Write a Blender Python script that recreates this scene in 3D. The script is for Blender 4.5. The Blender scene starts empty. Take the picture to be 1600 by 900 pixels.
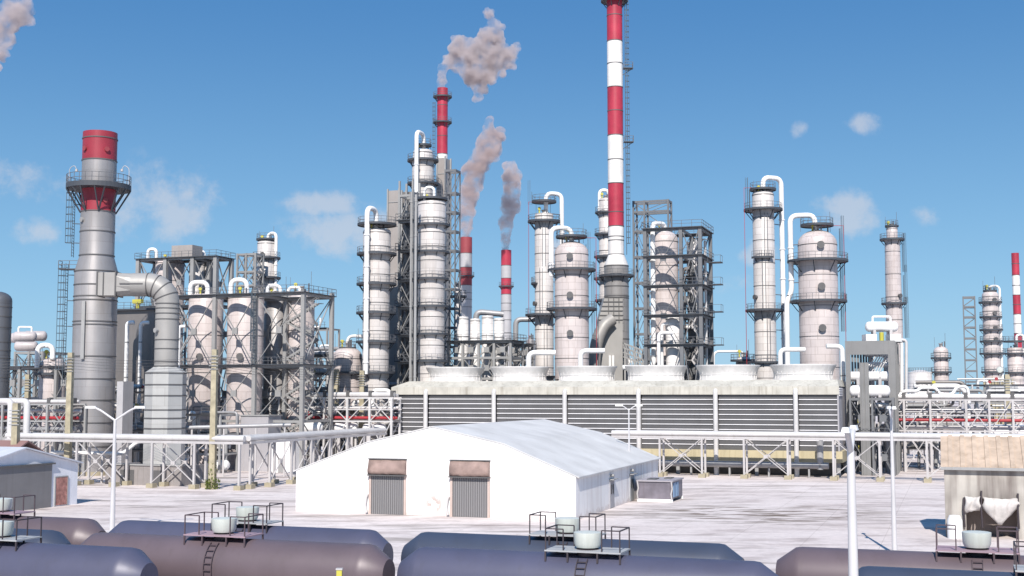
import bpy, math, random
from mathutils import Vector, Matrix
from math import sin, cos, pi, radians as R, atan2, hypot
random.seed(7)
SC = bpy.context.scene
COL = SC.collection
# ---------------------------------------------------------------- camera model (used to read distances off the photograph)
F = 1950.0; EYE = 12.0; HOR = 617.0
TH = math.atan((HOR-450)/F)
def ray(px, py):
    dx = (px-800)/F; dy = (450-py)/F
    return dx, cos(TH)-dy*sin(TH), sin(TH)+dy*cos(TH)
def at(px, py, Y):
    d = ray(px, py); t = Y/d[1]
    return Vector((d[0]*t, Y, EYE+d[2]*t))
def G(px, py, h=0.0):
    d = ray(px, py); t = (h-EYE)/d[2]
    return Vector((d[0]*t, d[1]*t, h))
def Xa(px, Y): return at(px, HOR, Y).x
def Za(py, Y, px=800): return at(px, py, Y).z
def W(wpx, py, Y): return at(800+wpx, py, Y).x
RZ = R(-19.5)
UX, UY = cos(RZ), sin(RZ)          # along the plant grid (to the right and nearer)
VX, VY = -sin(RZ), cos(RZ)         # across it (away from the viewer)
def along(B, px):                  # distance along the grid line through B that meets image column px
    k = Xa(px, 1.0)
    return (k*B[1]-B[0])/(UX-k*UY)
# ---------------------------------------------------------------- mesh builder
class MB:
    def __init__(s): s.v=[]; s.f=[]; s.m=[]; s.s=[]; s.uv=[]
    def face(s, idx, m=0, sm=False, uv=None):
        s.f.append(idx); s.m.append(m); s.s.append(sm); s.uv.append(uv)
    def box(s, x0,x1,y0,y1,z0,z1, m=0):
        b=len(s.v)
        s.v += [(x0,y0,z0),(x1,y0,z0),(x1,y1,z0),(x0,y1,z0),(x0,y0,z1),(x1,y0,z1),(x1,y1,z1),(x0,y1,z1)]
        for q in ((3,2,1,0),(4,5,6,7),(0,1,5,4),(1,2,6,5),(2,3,7,6),(3,0,4,7)): s.face([b+i for i in q], m)
        return s
    def hexa(s, pts, m=0):          # 8 points, bottom ring then top ring
        b=len(s.v); s.v += [tuple(p) for p in pts]
        for q in ((3,2,1,0),(4,5,6,7),(0,1,5,4),(1,2,6,5),(2,3,7,6),(3,0,4,7)): s.face([b+i for i in q], m)
        return s
    def prism(s, poly, y0, y1, m=0):    # poly in xz, extruded along y
        b=len(s.v); n=len(poly)
        s.v += [(p[0],y0,p[1]) for p in poly]+[(p[0],y1,p[1]) for p in poly]
        s.face([b+i for i in range(n)], m); s.face([b+n+i for i in reversed(range(n))], m)
        for i in range(n):
            j=(i+1)%n; s.face([b+j,b+i,b+n+i,b+n+j], m)
        return s
    def beam(s, p, q, w=.2, h=None, m=0):
        p=Vector(p); q=Vector(q); h = w if h is None else h
        d=(q-p); L=d.length
        if L<1e-5: return s
        d/=L
        up=Vector((0,0,1)) if abs(d.z)<.95 else Vector((0,1,0))
        a=d.cross(up).normalized()*(w/2); c=a.cross(d).normalized()*(h/2)
        b=len(s.v)
        for e in (p,q):
            for sa,sc_ in ((-1,-1),(1,-1),(1,1),(-1,1)): s.v.append(tuple(e+a*sa+c*sc_))
        for k in ((3,2,1,0),(4,5,6,7),(0,1,5,4),(1,2,6,5),(2,3,7,6),(3,0,4,7)): s.face([b+i for i in k], m)
        return s
    def tube(s, pts, r, n=10, bend=None, m=0, caps=True, seg=5, closed=False):
        P=[Vector(p) for p in pts]
        if bend and len(P)>2:
            out=[P[0]]
            for i in range(1,len(P)-1):
                a,b,c=P[i-1],P[i],P[i+1]
                la=(a-b).length; lc=(c-b).length
                k=min(bend, la*.5, lc*.5)
                if k<1e-4: out.append(b); continue
                p0=b+(a-b).normalized()*k; p2=b+(c-b).normalized()*k
                for j in range(seg+1):
                    t=j/seg
                    # circular-ish corner
                    out.append(p0*(1-t)**2+b*2*t*(1-t)+p2*t*t)
            out.append(P[-1]); P=out
        N=len(P); base=len(s.v)
        prev=None
        for i,p in enumerate(P):
            if closed: d=(P[(i+1)%N]-P[i-1])
            elif i==0: d=P[1]-P[0]
            elif i==N-1: d=P[-1]-P[-2]
            else: d=(P[i+1]-P[i]).normalized()+(P[i]-P[i-1]).normalized()
            d.normalize()
            if prev is None:
                up=Vector((0,0,1)) if abs(d.z)<.9 else Vector((1,0,0))
                a=d.cross(up).normalized()
            else:
                a=(prev-d*prev.dot(d))
                a = a.normalized() if a.length>1e-6 else d.cross(Vector((0,0,1))).normalized()
            prev=a; c=d.cross(a)
            for k in range(n):
                t=2*pi*k/n+pi/n; s.v.append(tuple(p+a*(r*cos(t))+c*(r*sin(t))))
        sm = n>4
        for i in range(N if closed else N-1):
            j=(i+1)%N
            for k in range(n):
                k2=(k+1)%n
                s.face([base+i*n+k,base+i*n+k2,base+j*n+k2,base+j*n+k], m, sm)
        if caps and not closed:
            b=len(s.v); s.v += s.v[base:base+n]; s.face([b+k for k in reversed(range(n))], m)
            b=len(s.v); s.v += s.v[base+(N-1)*n:base+N*n]; s.face([b+k for k in range(n)], m)
        return s
    def lathe(s, prof, cx=0, cy=0, n=32, mats=None, a0=0, a1=2*pi, smooth=True, axis='z', off=0):
        """prof: list of (r,z); mats: material per segment. Sharp corners get their own rings."""
        full = abs(a1-a0-2*pi)<1e-6
        nn = n if full else n+1
        def put(r,z):
            b=len(s.v)
            for k in range(nn):
                t=a0+(a1-a0)*k/n+off
                x,y=r*cos(t),r*sin(t)
                if axis=='z': s.v.append((cx+x,cy+y,z))
                else: s.v.append((cx+z,cy+x,y))    # axis x: profile's z runs along x, cy/.. centre handled by caller
            return b
        lastring=None; lastdir=None
        for i in range(len(prof)-1):
            (r0,z0),(r1,z1)=prof[i],prof[i+1]
            d=Vector((r1-r0,z1-z0))
            if d.length<1e-6: continue
            d.normalize()
            m=mats[i] if mats else 0
            if lastring is None or lastdir.dot(d)<.80: ra=put(r0,z0)
            else: ra=lastring
            rb=put(r1,z1)
            for k in range(n):
                k2=(k+1)%nn
                R0=max(r0,r1)
                u0=k/n*2*pi*R0; u1=(k+1)/n*2*pi*R0
                s.face([ra+k,ra+k2,rb+k2,rb+k], m, smooth, ((u0,z0),(u1,z0),(u1,z1),(u0,z1)))
            lastring=rb; lastdir=d
        return s
    def ring(s, cx,cy,z,r,t=.1,h=.1,n=28,m=0):      # stiffener ring proud of a shell
        return s.lathe([(r-.02,z-h/2),(r+t,z-h/2),(r+t,z+h/2),(r-.02,z+h/2)],cx,cy,n,[m]*3)
    def move(s, M, start=0):
        for i in range(start,len(s.v)):
            s.v[i]=tuple(M@Vector(s.v[i]))
        return s
    def build(s, name, mats, parent=None):
        me=bpy.data.meshes.new(name)
        me.from_pydata(s.v,[],s.f)
        if not isinstance(mats,(list,tuple)): mats=[mats]
        for m in mats: me.materials.append(m)
        me.polygons.foreach_set('material_index', s.m)
        me.polygons.foreach_set('use_smooth', s.s)
        if any(u is not None for u in s.uv):
            lay=me.uv_layers.new(name='UVMap').data
            li=0
            for f,u in zip(s.f,s.uv):
                for k in range(len(f)):
                    if u is not None: lay[li+k].uv=u[k]
                li+=len(f)
        me.update()
        o=bpy.data.objects.new(name,me); COL.objects.link(o)
        if parent is not None: o.parent=parent
        return o
def thing(name,label,cat,loc=(0,0,0),rz=0.0,group=None):
    o=bpy.data.objects.new(name,None); COL.objects.link(o)
    o.empty_display_size=.5
    o.location=loc; o.rotation_euler=(0,0,rz); o['label']=label; o['category']=cat; o['kind']='thing'
    if group: o['group']=group
    return o
def tag(o,label,cat,group=None):
    o['label']=label; o['category']=cat; o['kind']='thing'
    if group: o['group']=group
    return o
def struct(o): o['kind']='structure'; return o
# ---------------------------------------------------------------- materials
def new_mat(name):
    m=bpy.data.materials.new(name); m.use_nodes=True
    nt=m.node_tree; b=nt.nodes['Principled BSDF']
    return m,nt,b
def N(nt,t,**kw):
    n=nt.nodes.new(t)
    for k,v in kw.items(): setattr(n,k,v)
    return n
def paint(name, col, rough=.5, metal=0.0, var=.12, grime=.25, scale=.35, streak=True, spec=.5, rvar=.12):
    """painted or bare metal with broad colour drift and vertical weather streaks"""
    m,nt,b=new_mat(name); L=nt.links
    tc=N(nt,'ShaderNodeTexCoord')
    n1=N(nt,'ShaderNodeTexNoise'); n1.inputs['Scale'].default_value=scale; n1.inputs['Detail'].default_value=5
    L.new(tc.outputs['Object'],n1.inputs['Vector'])
    mp=N(nt,'ShaderNodeMapping'); mp.inputs['Scale'].default_value=(2.2,2.2,.12)
    L.new(tc.outputs['Object'],mp.inputs['Vector'])
    n2=N(nt,'ShaderNodeTexNoise'); n2.inputs['Scale'].default_value=1.0; n2.inputs['Detail'].default_value=6; n2.inputs['Roughness'].default_value=.65
    L.new((mp.outputs[0] if streak else tc.outputs['Object']),n2.inputs['Vector'])
    r1=N(nt,'ShaderNodeMapRange'); r1.inputs[1].default_value=.3; r1.inputs[2].default_value=.7; r1.inputs[3].default_value=1-var; r1.inputs[4].default_value=1+var*.5
    L.new(n1.outputs['Fac'],r1.inputs[0])
    r2=N(nt,'ShaderNodeMapRange'); r2.inputs[1].default_value=.52; r2.inputs[2].default_value=.78; r2.inputs[3].default_value=0; r2.inputs[4].default_value=grime
    L.new(n2.outputs['Fac'],r2.inputs[0])
    c=N(nt,'ShaderNodeMix',data_type='RGBA',blend_type='MULTIPLY'); c.inputs[0].default_value=1
    c.inputs[6].default_value=(*col,1); L.new(r1.outputs[0],c.inputs[7])
    g=N(nt,'ShaderNodeMix',data_type='RGBA'); L.new(r2.outputs[0],g.inputs[0]); L.new(c.outputs[2],g.inputs[6])
    g.inputs[7].default_value=(col[0]*.35+.02,col[1]*.31+.017,col[2]*.27+.012,1)
    L.new(g.outputs[2],b.inputs['Base Color'])
    rr=N(nt,'ShaderNodeMapRange'); rr.inputs[3].default_value=max(.05,rough-rvar); rr.inputs[4].default_value=min(1,rough+rvar)
    L.new(n2.outputs['Fac'],rr.inputs[0]); L.new(rr.outputs[0],b.inputs['Roughness'])
    b.inputs['Metallic'].default_value=metal
    b.inputs['Specular IOR Level'].default_value=spec
    return m
def shell_mat(name, col, rough=.42, metal=0., bw=2.4, bh=1.25, seam=.55, grime=.35, mort=.03, var=.1):
    """sheet-metal cladding: panel seams from UVs, panel-to-panel shade drift, vertical dirt runs"""
    m,nt,b=new_mat(name); L=nt.links
    uv=N(nt,'ShaderNodeUVMap'); uv.uv_map='UVMap'
    br=N(nt,'ShaderNodeTexBrick'); br.inputs['Scale'].default_value=1; br.inputs['Brick Width'].default_value=bw; br.inputs['Row Height'].default_value=bh
    br.inputs['Mortar Size'].default_value=mort; br.inputs['Mortar Smooth'].default_value=.3
    br.inputs['Color1'].default_value=(1,1,1,1); br.inputs['Color2'].default_value=(1-var,1-var,1-var,1); br.inputs['Mortar'].default_value=(seam,seam*.97,seam*.95,1)
    L.new(uv.outputs[0],br.inputs['Vector'])
    tc=N(nt,'ShaderNodeTexCoord')
    mp=N(nt,'ShaderNodeMapping'); mp.inputs['Scale'].default_value=(1.6,1.6,.10); L.new(tc.outputs['Object'],mp.inputs['Vector'])
    n2=N(nt,'ShaderNodeTexNoise'); n2.inputs['Scale'].default_value=1; n2.inputs['Detail'].default_value=7; n2.inputs['Roughness'].default_value=.7
    L.new(mp.outputs[0],n2.inputs['Vector'])
    n3=N(nt,'ShaderNodeTexNoise'); n3.inputs['Scale'].default_value=.25; n3.inputs['Detail'].default_value=4; L.new(tc.outputs['Object'],n3.inputs['Vector'])
    r2=N(nt,'ShaderNodeMapRange'); r2.inputs[1].default_value=.5; r2.inputs[2].default_value=.8; r2.inputs[3].default_value=0; r2.inputs[4].default_value=grime; L.new(n2.outputs['Fac'],r2.inputs[0])
    r3=N(nt,'ShaderNodeMapRange'); r3.inputs[1].default_value=.3; r3.inputs[2].default_value=.7; r3.inputs[3].default_value=.86; r3.inputs[4].default_value=1.05; L.new(n3.outputs['Fac'],r3.inputs[0])
    c=N(nt,'ShaderNodeMix',data_type='RGBA',blend_type='MULTIPLY'); c.inputs[0].default_value=1; c.inputs[6].default_value=(*col,1); L.new(br.outputs['Color'],c.inputs[7])
    c2=N(nt,'ShaderNodeMix',data_type='RGBA',blend_type='MULTIPLY'); c2.inputs[0].default_value=1; L.new(c.outputs[2],c2.inputs[6]); L.new(r3.outputs[0],c2.inputs[7])
    g=N(nt,'ShaderNodeMix',data_type='RGBA'); L.new(r2.outputs[0],g.inputs[0]); L.new(c2.outputs[2],g.inputs[6]); g.inputs[7].default_value=(col[0]*.45,col[1]*.38,col[2]*.33,1)
    L.new(g.outputs[2],b.inputs['Base Color'])
    rr=N(nt,'ShaderNodeMapRange'); rr.inputs[3].default_value=rough-.1; rr.inputs[4].default_value=rough+.14; L.new(n2.outputs['Fac'],rr.inputs[0]); L.new(rr.outputs[0],b.inputs['Roughness'])
    b.inputs['Metallic'].default_value=metal
    return m
M={}
M['shell']=shell_mat('clad_offwhite',(.60,.565,.545),grime=.5)
M['shell2']=shell_mat('clad_pinkish',(.58,.515,.50),grime=.55)
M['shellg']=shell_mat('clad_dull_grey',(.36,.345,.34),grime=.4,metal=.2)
M['chim']=shell_mat('chimney_grey_steel',(.35,.335,.335),rough=.44,metal=.38,bw=6,bh=2.2,seam=.75,grime=.3,mort=.03)
M['chimred']=paint('chimney_faded_red',(.30,.032,.05),rough=.45,metal=.1,grime=.35)
M['duct']=shell_mat('duct_light_grey',(.47,.47,.46),rough=.48,metal=.12,bw=9,bh=2.6,seam=.7,grime=.2)
M['red']=paint('band_red',(.40,.032,.06),rough=.45,var=.25,grime=.4)
M['bandw']=paint('band_white',(.76,.735,.71),rough=.45,grime=.4)
M['bandg']=paint('band_grey',(.42,.41,.42),rough=.5,grime=.3)
M['reddull']=paint('band_dull_red',(.27,.045,.055),rough=.6,grime=.3)
M['steel']=paint('steel_grey',(.28,.278,.275),rough=.55,grime=.3)
M['steelL']=paint('steel_light',(.47,.45,.45),rough=.55,grime=.35)
M['steelM']=paint('steel_mid',(.31,.31,.31),rough=.55,grime=.3)
M['steelK']=paint('steel_dark',(.15,.155,.165),rough=.6,grime=.3)
M['dark']=paint('platform_dark',(.055,.062,.075),rough=.6,grime=.2)
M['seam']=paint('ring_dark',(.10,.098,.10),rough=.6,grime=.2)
M['white']=paint('paint_white',(.80,.79,.78),rough=.38,grime=.18)
M['pipe']=paint('pipe_galvanised',(.60,.585,.58),rough=.38,grime=.22,metal=.1)
M['pipeg']=paint('pipe_grey',(.33,.33,.34),rough=.45,grime=.3,metal=.2)
M['yellow']=paint('valve_yellow',(.50,.46,.07),rough=.5,grime=.2)
M['redp']=paint('red_pipe',(.36,.03,.04),rough=.45,grime=.2)
M['conc']=paint('footing_concrete',(.36,.32,.23),rough=.9,grime=.4,streak=False,scale=1.5)
M['basin']=paint('basin_concrete',(.47,.41,.27),rough=.9,grime=.45)
M['fascia']=paint('fascia_cream_stained',(.50,.48,.425),rough=.75,grime=.75,scale=.5,var=.2)
M['deckroof']=paint('tower_deck',(.50,.48,.41),rough=.85,grime=.5,streak=False,scale=.3,var=.25)
M['wood']=paint('pole_wood',(.40,.355,.25),rough=.85,grime=.6,scale=1.2,var=.3)
M['slatw']=paint('slat_white',(.72,.71,.73),rough=.5,grime=.15)
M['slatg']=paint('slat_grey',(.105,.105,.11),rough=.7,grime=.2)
M['endwall']=paint('end_wall_grey',(.36,.35,.37),rough=.7,grime=.2)
M['blackish']=paint('recess_dark',(.03,.03,.03),rough=.9,grime=.1)
M['blue']=paint('tank_blue',(.078,.080,.128),rough=.46,grime=.22,var=.15,metal=.05,rvar=.04)
M['navy']=paint('tank_navy',(.050,.062,.098),rough=.46,grime=.22,var=.15,metal=.05,rvar=.04)
M['brown']=paint('tank_brown',(.125,.095,.108),rough=.46,grime=.25,var=.15,metal=.05,rvar=.04)
M['iron']=paint('black_iron',(.045,.035,.042),rough=.6,grime=.3)
M['railpurple']=paint('rail_brownish',(.085,.06,.07),rough=.6,grime=.2)
M['domew']=paint('hatch_greenwhite',(.53,.56,.525),rough=.4,grime=.3)
M['grating']=paint('walkway_grey',(.36,.37,.38),rough=.7,grime=.3)
M['gratingp']=paint('walkway_mauve',(.34,.24,.28),rough=.7,grime=.3)
M['chimd']=shell_mat('stack_dark_grey',(.16,.165,.18),rough=.4,metal=.4,bw=6,bh=2)
M['drumg']=paint('drum_grey_pink',(.45,.41,.41),rough=.4,grime=.4)
M['duct2']=shell_mat('duct_dull',(.30,.29,.285),rough=.5,metal=.2,bw=5,bh=2.4)
M['wire']=paint('wire_dark',(.07,.07,.075),rough=.6)
M['ivy']=paint('vine_green',(.10,.13,.02),rough=.9,grime=.5,scale=2)
# ---------------------------------------------------------------- camera, sun, sky
cam=bpy.data.cameras.new('camera'); co=bpy.data.objects.new('camera',cam); COL.objects.link(co)
cam.sensor_width=36; cam.lens=36*F/1600; cam.clip_start=.5; cam.clip_end=20000
co.location=(0,0,EYE); co.rotation_euler=(pi/2+TH,0,0); SC.camera=co
SUN_EL=R(41); SUN_AZ=R(-6)       # azimuth of the light's travel: away from the viewer and a little to the right
sd=Vector((sin(R(6))*cos(SUN_EL), cos(R(6))*cos(SUN_EL), -sin(SUN_EL)))
sl=bpy.data.lights.new('sun','SUN'); sl.energy=4.2; sl.angle=R(.55); sl.color=(1,.94,.87)
so=bpy.data.objects.new('sun',sl); COL.objects.link(so); so.rotation_euler=sd.to_track_quat('-Z','Y').to_euler(); so.location=(0,-20,80)
w=bpy.data.worlds.new('World'); SC.world=w; w.use_nodes=True; nt=w.node_tree; nt.nodes.clear(); L=nt.links
out=N(nt,'ShaderNodeOutputWorld'); bg=N(nt,'ShaderNodeBackground'); bg.inputs['Strength'].default_value=.10
sky=N(nt,'ShaderNodeTexSky',sky_type='NISHITA'); sky.sun_disc=False; sky.sun_elevation=SUN_EL; sky.sun_rotation=R(180+6)
sky.altitude=0; sky.air_density=1.0; sky.dust_density=.3; sky.ozone_density=1.4
hs=N(nt,'ShaderNodeHueSaturation'); hs.inputs['Saturation'].default_value=1.15; hs.inputs['Value'].default_value=.72
L.new(sky.outputs[0],hs.inputs['Color'])
# small fair-weather clouds, placed by compass direction
tc=N(nt,'ShaderNodeTexCoord')
clouds=[(255,318,.050,.036),(205,330,.03,.026),(40,285,.05,.020),(50,362,.020,.014),(535,368,.050,.024),(510,320,.034,.012),(1335,328,.034,.021),(1355,345,.05,.016),(1440,338,.022,.012),(1247,203,.008,.008),(1352,190,.015,.010),(1140,440,.020,.016),(1180,400,.02,.013),(880,395,.018,.02)]
nz=N(nt,'ShaderNodeTexNoise'); nz.inputs['Scale'].default_value=22; nz.inputs['Detail'].default_value=7; nz.inputs['Roughness'].default_value=.62
L.new(tc.outputs['Generated'],nz.inputs['Vector'])
nrm=N(nt,'ShaderNodeVectorMath',operation='NORMALIZE'); L.new(tc.outputs['Generated'],nrm.inputs[0])
prev=None
for (px,py,sx,sz) in clouds:
    d=Vector(ray(px,py)).normalized()
    sub=N(nt,'ShaderNodeVectorMath',operation='SUBTRACT'); L.new(nrm.outputs[0],sub.inputs[0]); sub.inputs[1].default_value=d
    sc_=N(nt,'ShaderNodeVectorMath',operation='MULTIPLY'); L.new(sub.outputs[0],sc_.inputs[0]); sc_.inputs[1].default_value=(1/sx,1/.08,1/sz)
    ln=N(nt,'ShaderNodeVectorMath',operation='LENGTH'); L.new(sc_.outputs[0],ln.inputs[0])
    mr=N(nt,'ShaderNodeMapRange',interpolation_type='SMOOTHSTEP'); L.new(ln.outputs['Value'],mr.inputs[0]); mr.inputs[1].default_value=1.5; mr.inputs[2].default_value=0.1
    if prev is None: prev=mr.outputs[0]
    else:
        mx=N(nt,'ShaderNodeMath',operation='MAXIMUM'); L.new(prev,mx.inputs[0]); L.new(mr.outputs[0],mx.inputs[1]); prev=mx.outputs[0]
nr=N(nt,'ShaderNodeMapRange'); L.new(nz.outputs['Fac'],nr.inputs[0]); nr.inputs[1].default_value=.36; nr.inputs[2].default_value=.72; nr.inputs[3].default_value=-.55; nr.inputs[4].default_value=.75
ad=N(nt,'ShaderNodeMath',operation='ADD'); L.new(prev,ad.inputs[0]); L.new(nr.outputs[0],ad.inputs[1])
ms=N(nt,'ShaderNodeMapRange',interpolation_type='SMOOTHSTEP'); L.new(ad.outputs[0],ms.inputs[0]); ms.inputs[1].default_value=.30; ms.inputs[2].default_value=1.2; ms.inputs[4].default_value=.56
ml=N(nt,'ShaderNodeMath',operation='MULTIPLY',use_clamp=True); L.new(ms.outputs[0],ml.inputs[0]); 
pm=N(nt,'ShaderNodeMapRange',interpolation_type='SMOOTHSTEP'); L.new(prev,pm.inputs[0]); pm.inputs[1].default_value=0.0; pm.inputs[2].default_value=.4
L.new(pm.outputs[0],ml.inputs[1])
spx=N(nt,'ShaderNodeSeparateXYZ'); L.new(nrm.outputs[0],spx.inputs[0])
hz=N(nt,'ShaderNodeMapRange',interpolation_type='SMOOTHSTEP'); L.new(spx.outputs['Z'],hz.inputs[0]); hz.inputs[1].default_value=-.05; hz.inputs[2].default_value=.36; hz.inputs[3].default_value=1.0; hz.inputs[4].default_value=0.0
hc0=N(nt,'ShaderNodeMix',data_type='RGBA'); L.new(hz.outputs[0],hc0.inputs[0]); hc0.inputs[6].default_value=(.40,1.60,3.8,1); hc0.inputs[7].default_value=(2.0,4.1,6.1,1)
hc=N(nt,'ShaderNodeMix',data_type='RGBA'); hc.inputs[0].default_value=.8; L.new(hs.outputs[0],hc.inputs[6]); L.new(hc0.outputs[2],hc.inputs[7])
cm=N(nt,'ShaderNodeMix',data_type='RGBA'); L.new(ml.outputs[0],cm.inputs[0]); L.new(hc.outputs[2],cm.inputs[6]); cm.inputs[7].default_value=(4.6,4.7,5.1,1)
L.new(cm.outputs[2],bg.inputs['Color']); L.new(bg.outputs[0],out.inputs['Surface'])
SC.view_settings.view_transform='Standard'; SC.view_settings.look='None'; SC.view_settings.exposure=.54; SC.view_settings.gamma=1
SC.view_settings.use_curve_mapping=False
SC.cycles.max_bounces=5; SC.cycles.diffuse_bounces=3; SC.cycles.glossy_bounces=3; SC.cycles.volume_bounces=4; SC.cycles.transparent_max_bounces=12
SC.cycles.volume_step_rate=2.0
SC.cycles.use_denoising=True
# ---------------------------------------------------------------- ground
def ground_mat():
    m,nt,b=new_mat('yard_concrete'); L=nt.links
    tc=N(nt,'ShaderNodeTexCoord')
    rot=N(nt,'ShaderNodeMapping'); rot.inputs['Rotation'].default_value=(0,0,R(19.5)); L.new(tc.outputs['Object'],rot.inputs['Vector'])
    rn=N(nt,'ShaderNodeMapping'); rn.inputs['Rotation'].default_value=(0,0,R(2)); L.new(tc.outputs['Object'],rn.inputs['Vector'])
    def noise(sc,scale,det=6,ro=.6):
        mp=N(nt,'ShaderNodeMapping'); mp.inputs['Scale'].default_value=sc; L.new(rn.outputs[0],mp.inputs['Vector'])
        n=N(nt,'ShaderNodeTexNoise'); n.inputs['Scale'].default_value=scale; n.inputs['Detail'].default_value=det; n.inputs['Roughness'].default_value=ro
        n.inputs['Distortion'].default_value=.6
        L.new(mp.outputs[0],n.inputs['Vector']); return n.outputs['Fac']
    def rng(s,a,b_,c,d):
        r=N(nt,'ShaderNodeMapRange',interpolation_type='SMOOTHSTEP'); L.new(s,r.inputs[0])
        for i,v in enumerate((a,b_,c,d)): r.inputs[i+1].default_value=v
        return r.outputs[0]
    big=noise((.02,.035,1),1.0); mid=noise((.12,.30,1),1.0,7,.62); fine=noise((1,1.6,1),1.2,6,.7)
    rot2=rot
    base=N(nt,'ShaderNodeMix',data_type='RGBA'); L.new(rng(big,.35,.65,0,1),base.inputs[0]); base.inputs[6].default_value=(.64,.565,.54,1); base.inputs[7].default_value=(.71,.64,.615,1)
    a=N(nt,'ShaderNodeMix',data_type='RGBA'); L.new(rng(mid,.46,.68,0,.6),a.inputs[0]); L.new(base.outputs[2],a.inputs[6]); a.inputs[7].default_value=(.31,.25,.235,1)
    # oil and tyre marks: thresholded stretched noise, only within stained zones
    st=noise((.055,.30,1),1.0,9,.62)
    zone=noise((.012,.03,1),1.0,2,.5)
    mu=N(nt,'ShaderNodeMath',operation='MULTIPLY'); L.new(rng(st,.50,.66,0,.85),mu.inputs[0]); L.new(rng(zone,.44,.58,0,1),mu.inputs[1])
    c=N(nt,'ShaderNodeMix',data_type='RGBA'); L.new(mu.outputs[0],c.inputs[0]); L.new(a.outputs[2],c.inputs[6]); c.inputs[7].default_value=(.20,.165,.145,1)
    # the long dirty patch beside the box behind the white building
    ctr=G(1190,803)
    sp=N(nt,'ShaderNodeMapping',vector_type='POINT'); 
    vs=N(nt,'ShaderNodeVectorMath',operation='SUBTRACT'); L.new(tc.outputs['Object'],vs.inputs[0]); vs.inputs[1].default_value=ctr
    r2=N(nt,'ShaderNodeMapping'); r2.inputs['Rotation'].default_value=(0,0,R(4)); r2.inputs['Scale'].default_value=(1/17,1/12.0,1); L.new(vs.outputs[0],r2.inputs['Vector'])
    ln=N(nt,'ShaderNodeVectorMath',operation='LENGTH'); L.new(r2.outputs[0],ln.inputs[0])
    pz=rng(ln.outputs['Value'],1.25,.3,0,1)
    st2=noise((.15,.50,1),1.3,9,.6)
    m2=N(nt,'ShaderNodeMath',operation='MULTIPLY'); L.new(pz,m2.inputs[0]); L.new(rng(st2,.46,.60,.0,1.0),m2.inputs[1])
    d=N(nt,'ShaderNodeMix',data_type='RGBA'); L.new(m2.outputs[0],d.inputs[0]); L.new(c.outputs[2],d.inputs[6]); d.inputs[7].default_value=(.17,.13,.10,1)
    e=N(nt,'ShaderNodeMix',data_type='RGBA',blend_type='MULTIPLY'); e.inputs[0].default_value=1; L.new(d.outputs[2],e.inputs[6]); L.new(rng(fine,.3,.7,.86,1.06),e.inputs[7])
    # expansion joints
    br=N(nt,'ShaderNodeTexBrick'); br.offset=0; br.inputs['Scale'].default_value=1; br.inputs['Brick Width'].default_value=6; br.inputs['Row Height'].default_value=6; br.inputs['Mortar Size'].default_value=.035
    br.inputs['Color1'].default_value=(1,1,1,1); br.inputs['Color2'].default_value=(.96,.96,.96,1); br.inputs['Mortar'].default_value=(.8,.79,.78,1); L.new(rot.outputs[0],br.inputs['Vector'])
    f=N(nt,'ShaderNodeMix',data_type='RGBA',blend_type='MULTIPLY'); f.inputs[0].default_value=1; L.new(e.outputs[2],f.inputs[6]); L.new(br.outputs['Color'],f.inputs[7])
    L.new(f.outputs[2],b.inputs['Base Color']); b.inputs['Roughness'].default_value=.85
    return m
g=MB(); g.v=[(-6000,-600,0),(6000,-600,0),(6000,9000,0),(-6000,9000,0)]; g.face([0,1,2,3])
struct(g.build('ground',ground_mat()))
road=paint('asphalt_worn',(.19,.17,.205),rough=.9,streak=False,scale=.6,grime=.3)
kerbm=paint('kerb_stone',(.45,.42,.40),rough=.9,streak=False,scale=1)
P=G(1400,724)
for k,(off,wd) in enumerate(((0,5.2),)):
    e=MB(); e.v=[(-190,-wd/2,.004),(140,-wd/2,.004),(140,wd/2,.004),(-190,wd/2,.004)]; e.face([0,1,2,3])
    o=struct(e.build('road',road)); o.location=(P.x,P.y,0); o.rotation_euler=(0,0,RZ)
    for s in (-1,1):
        e=MB(); e.box(-190,140,s*(wd/2+.15)-.12,s*(wd/2+.15)+.12,-.05,.12); o=struct(e.build('kerb',kerbm)); o.location=(P.x,P.y,0); o.rotation_euler=(0,0,RZ)
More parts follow.
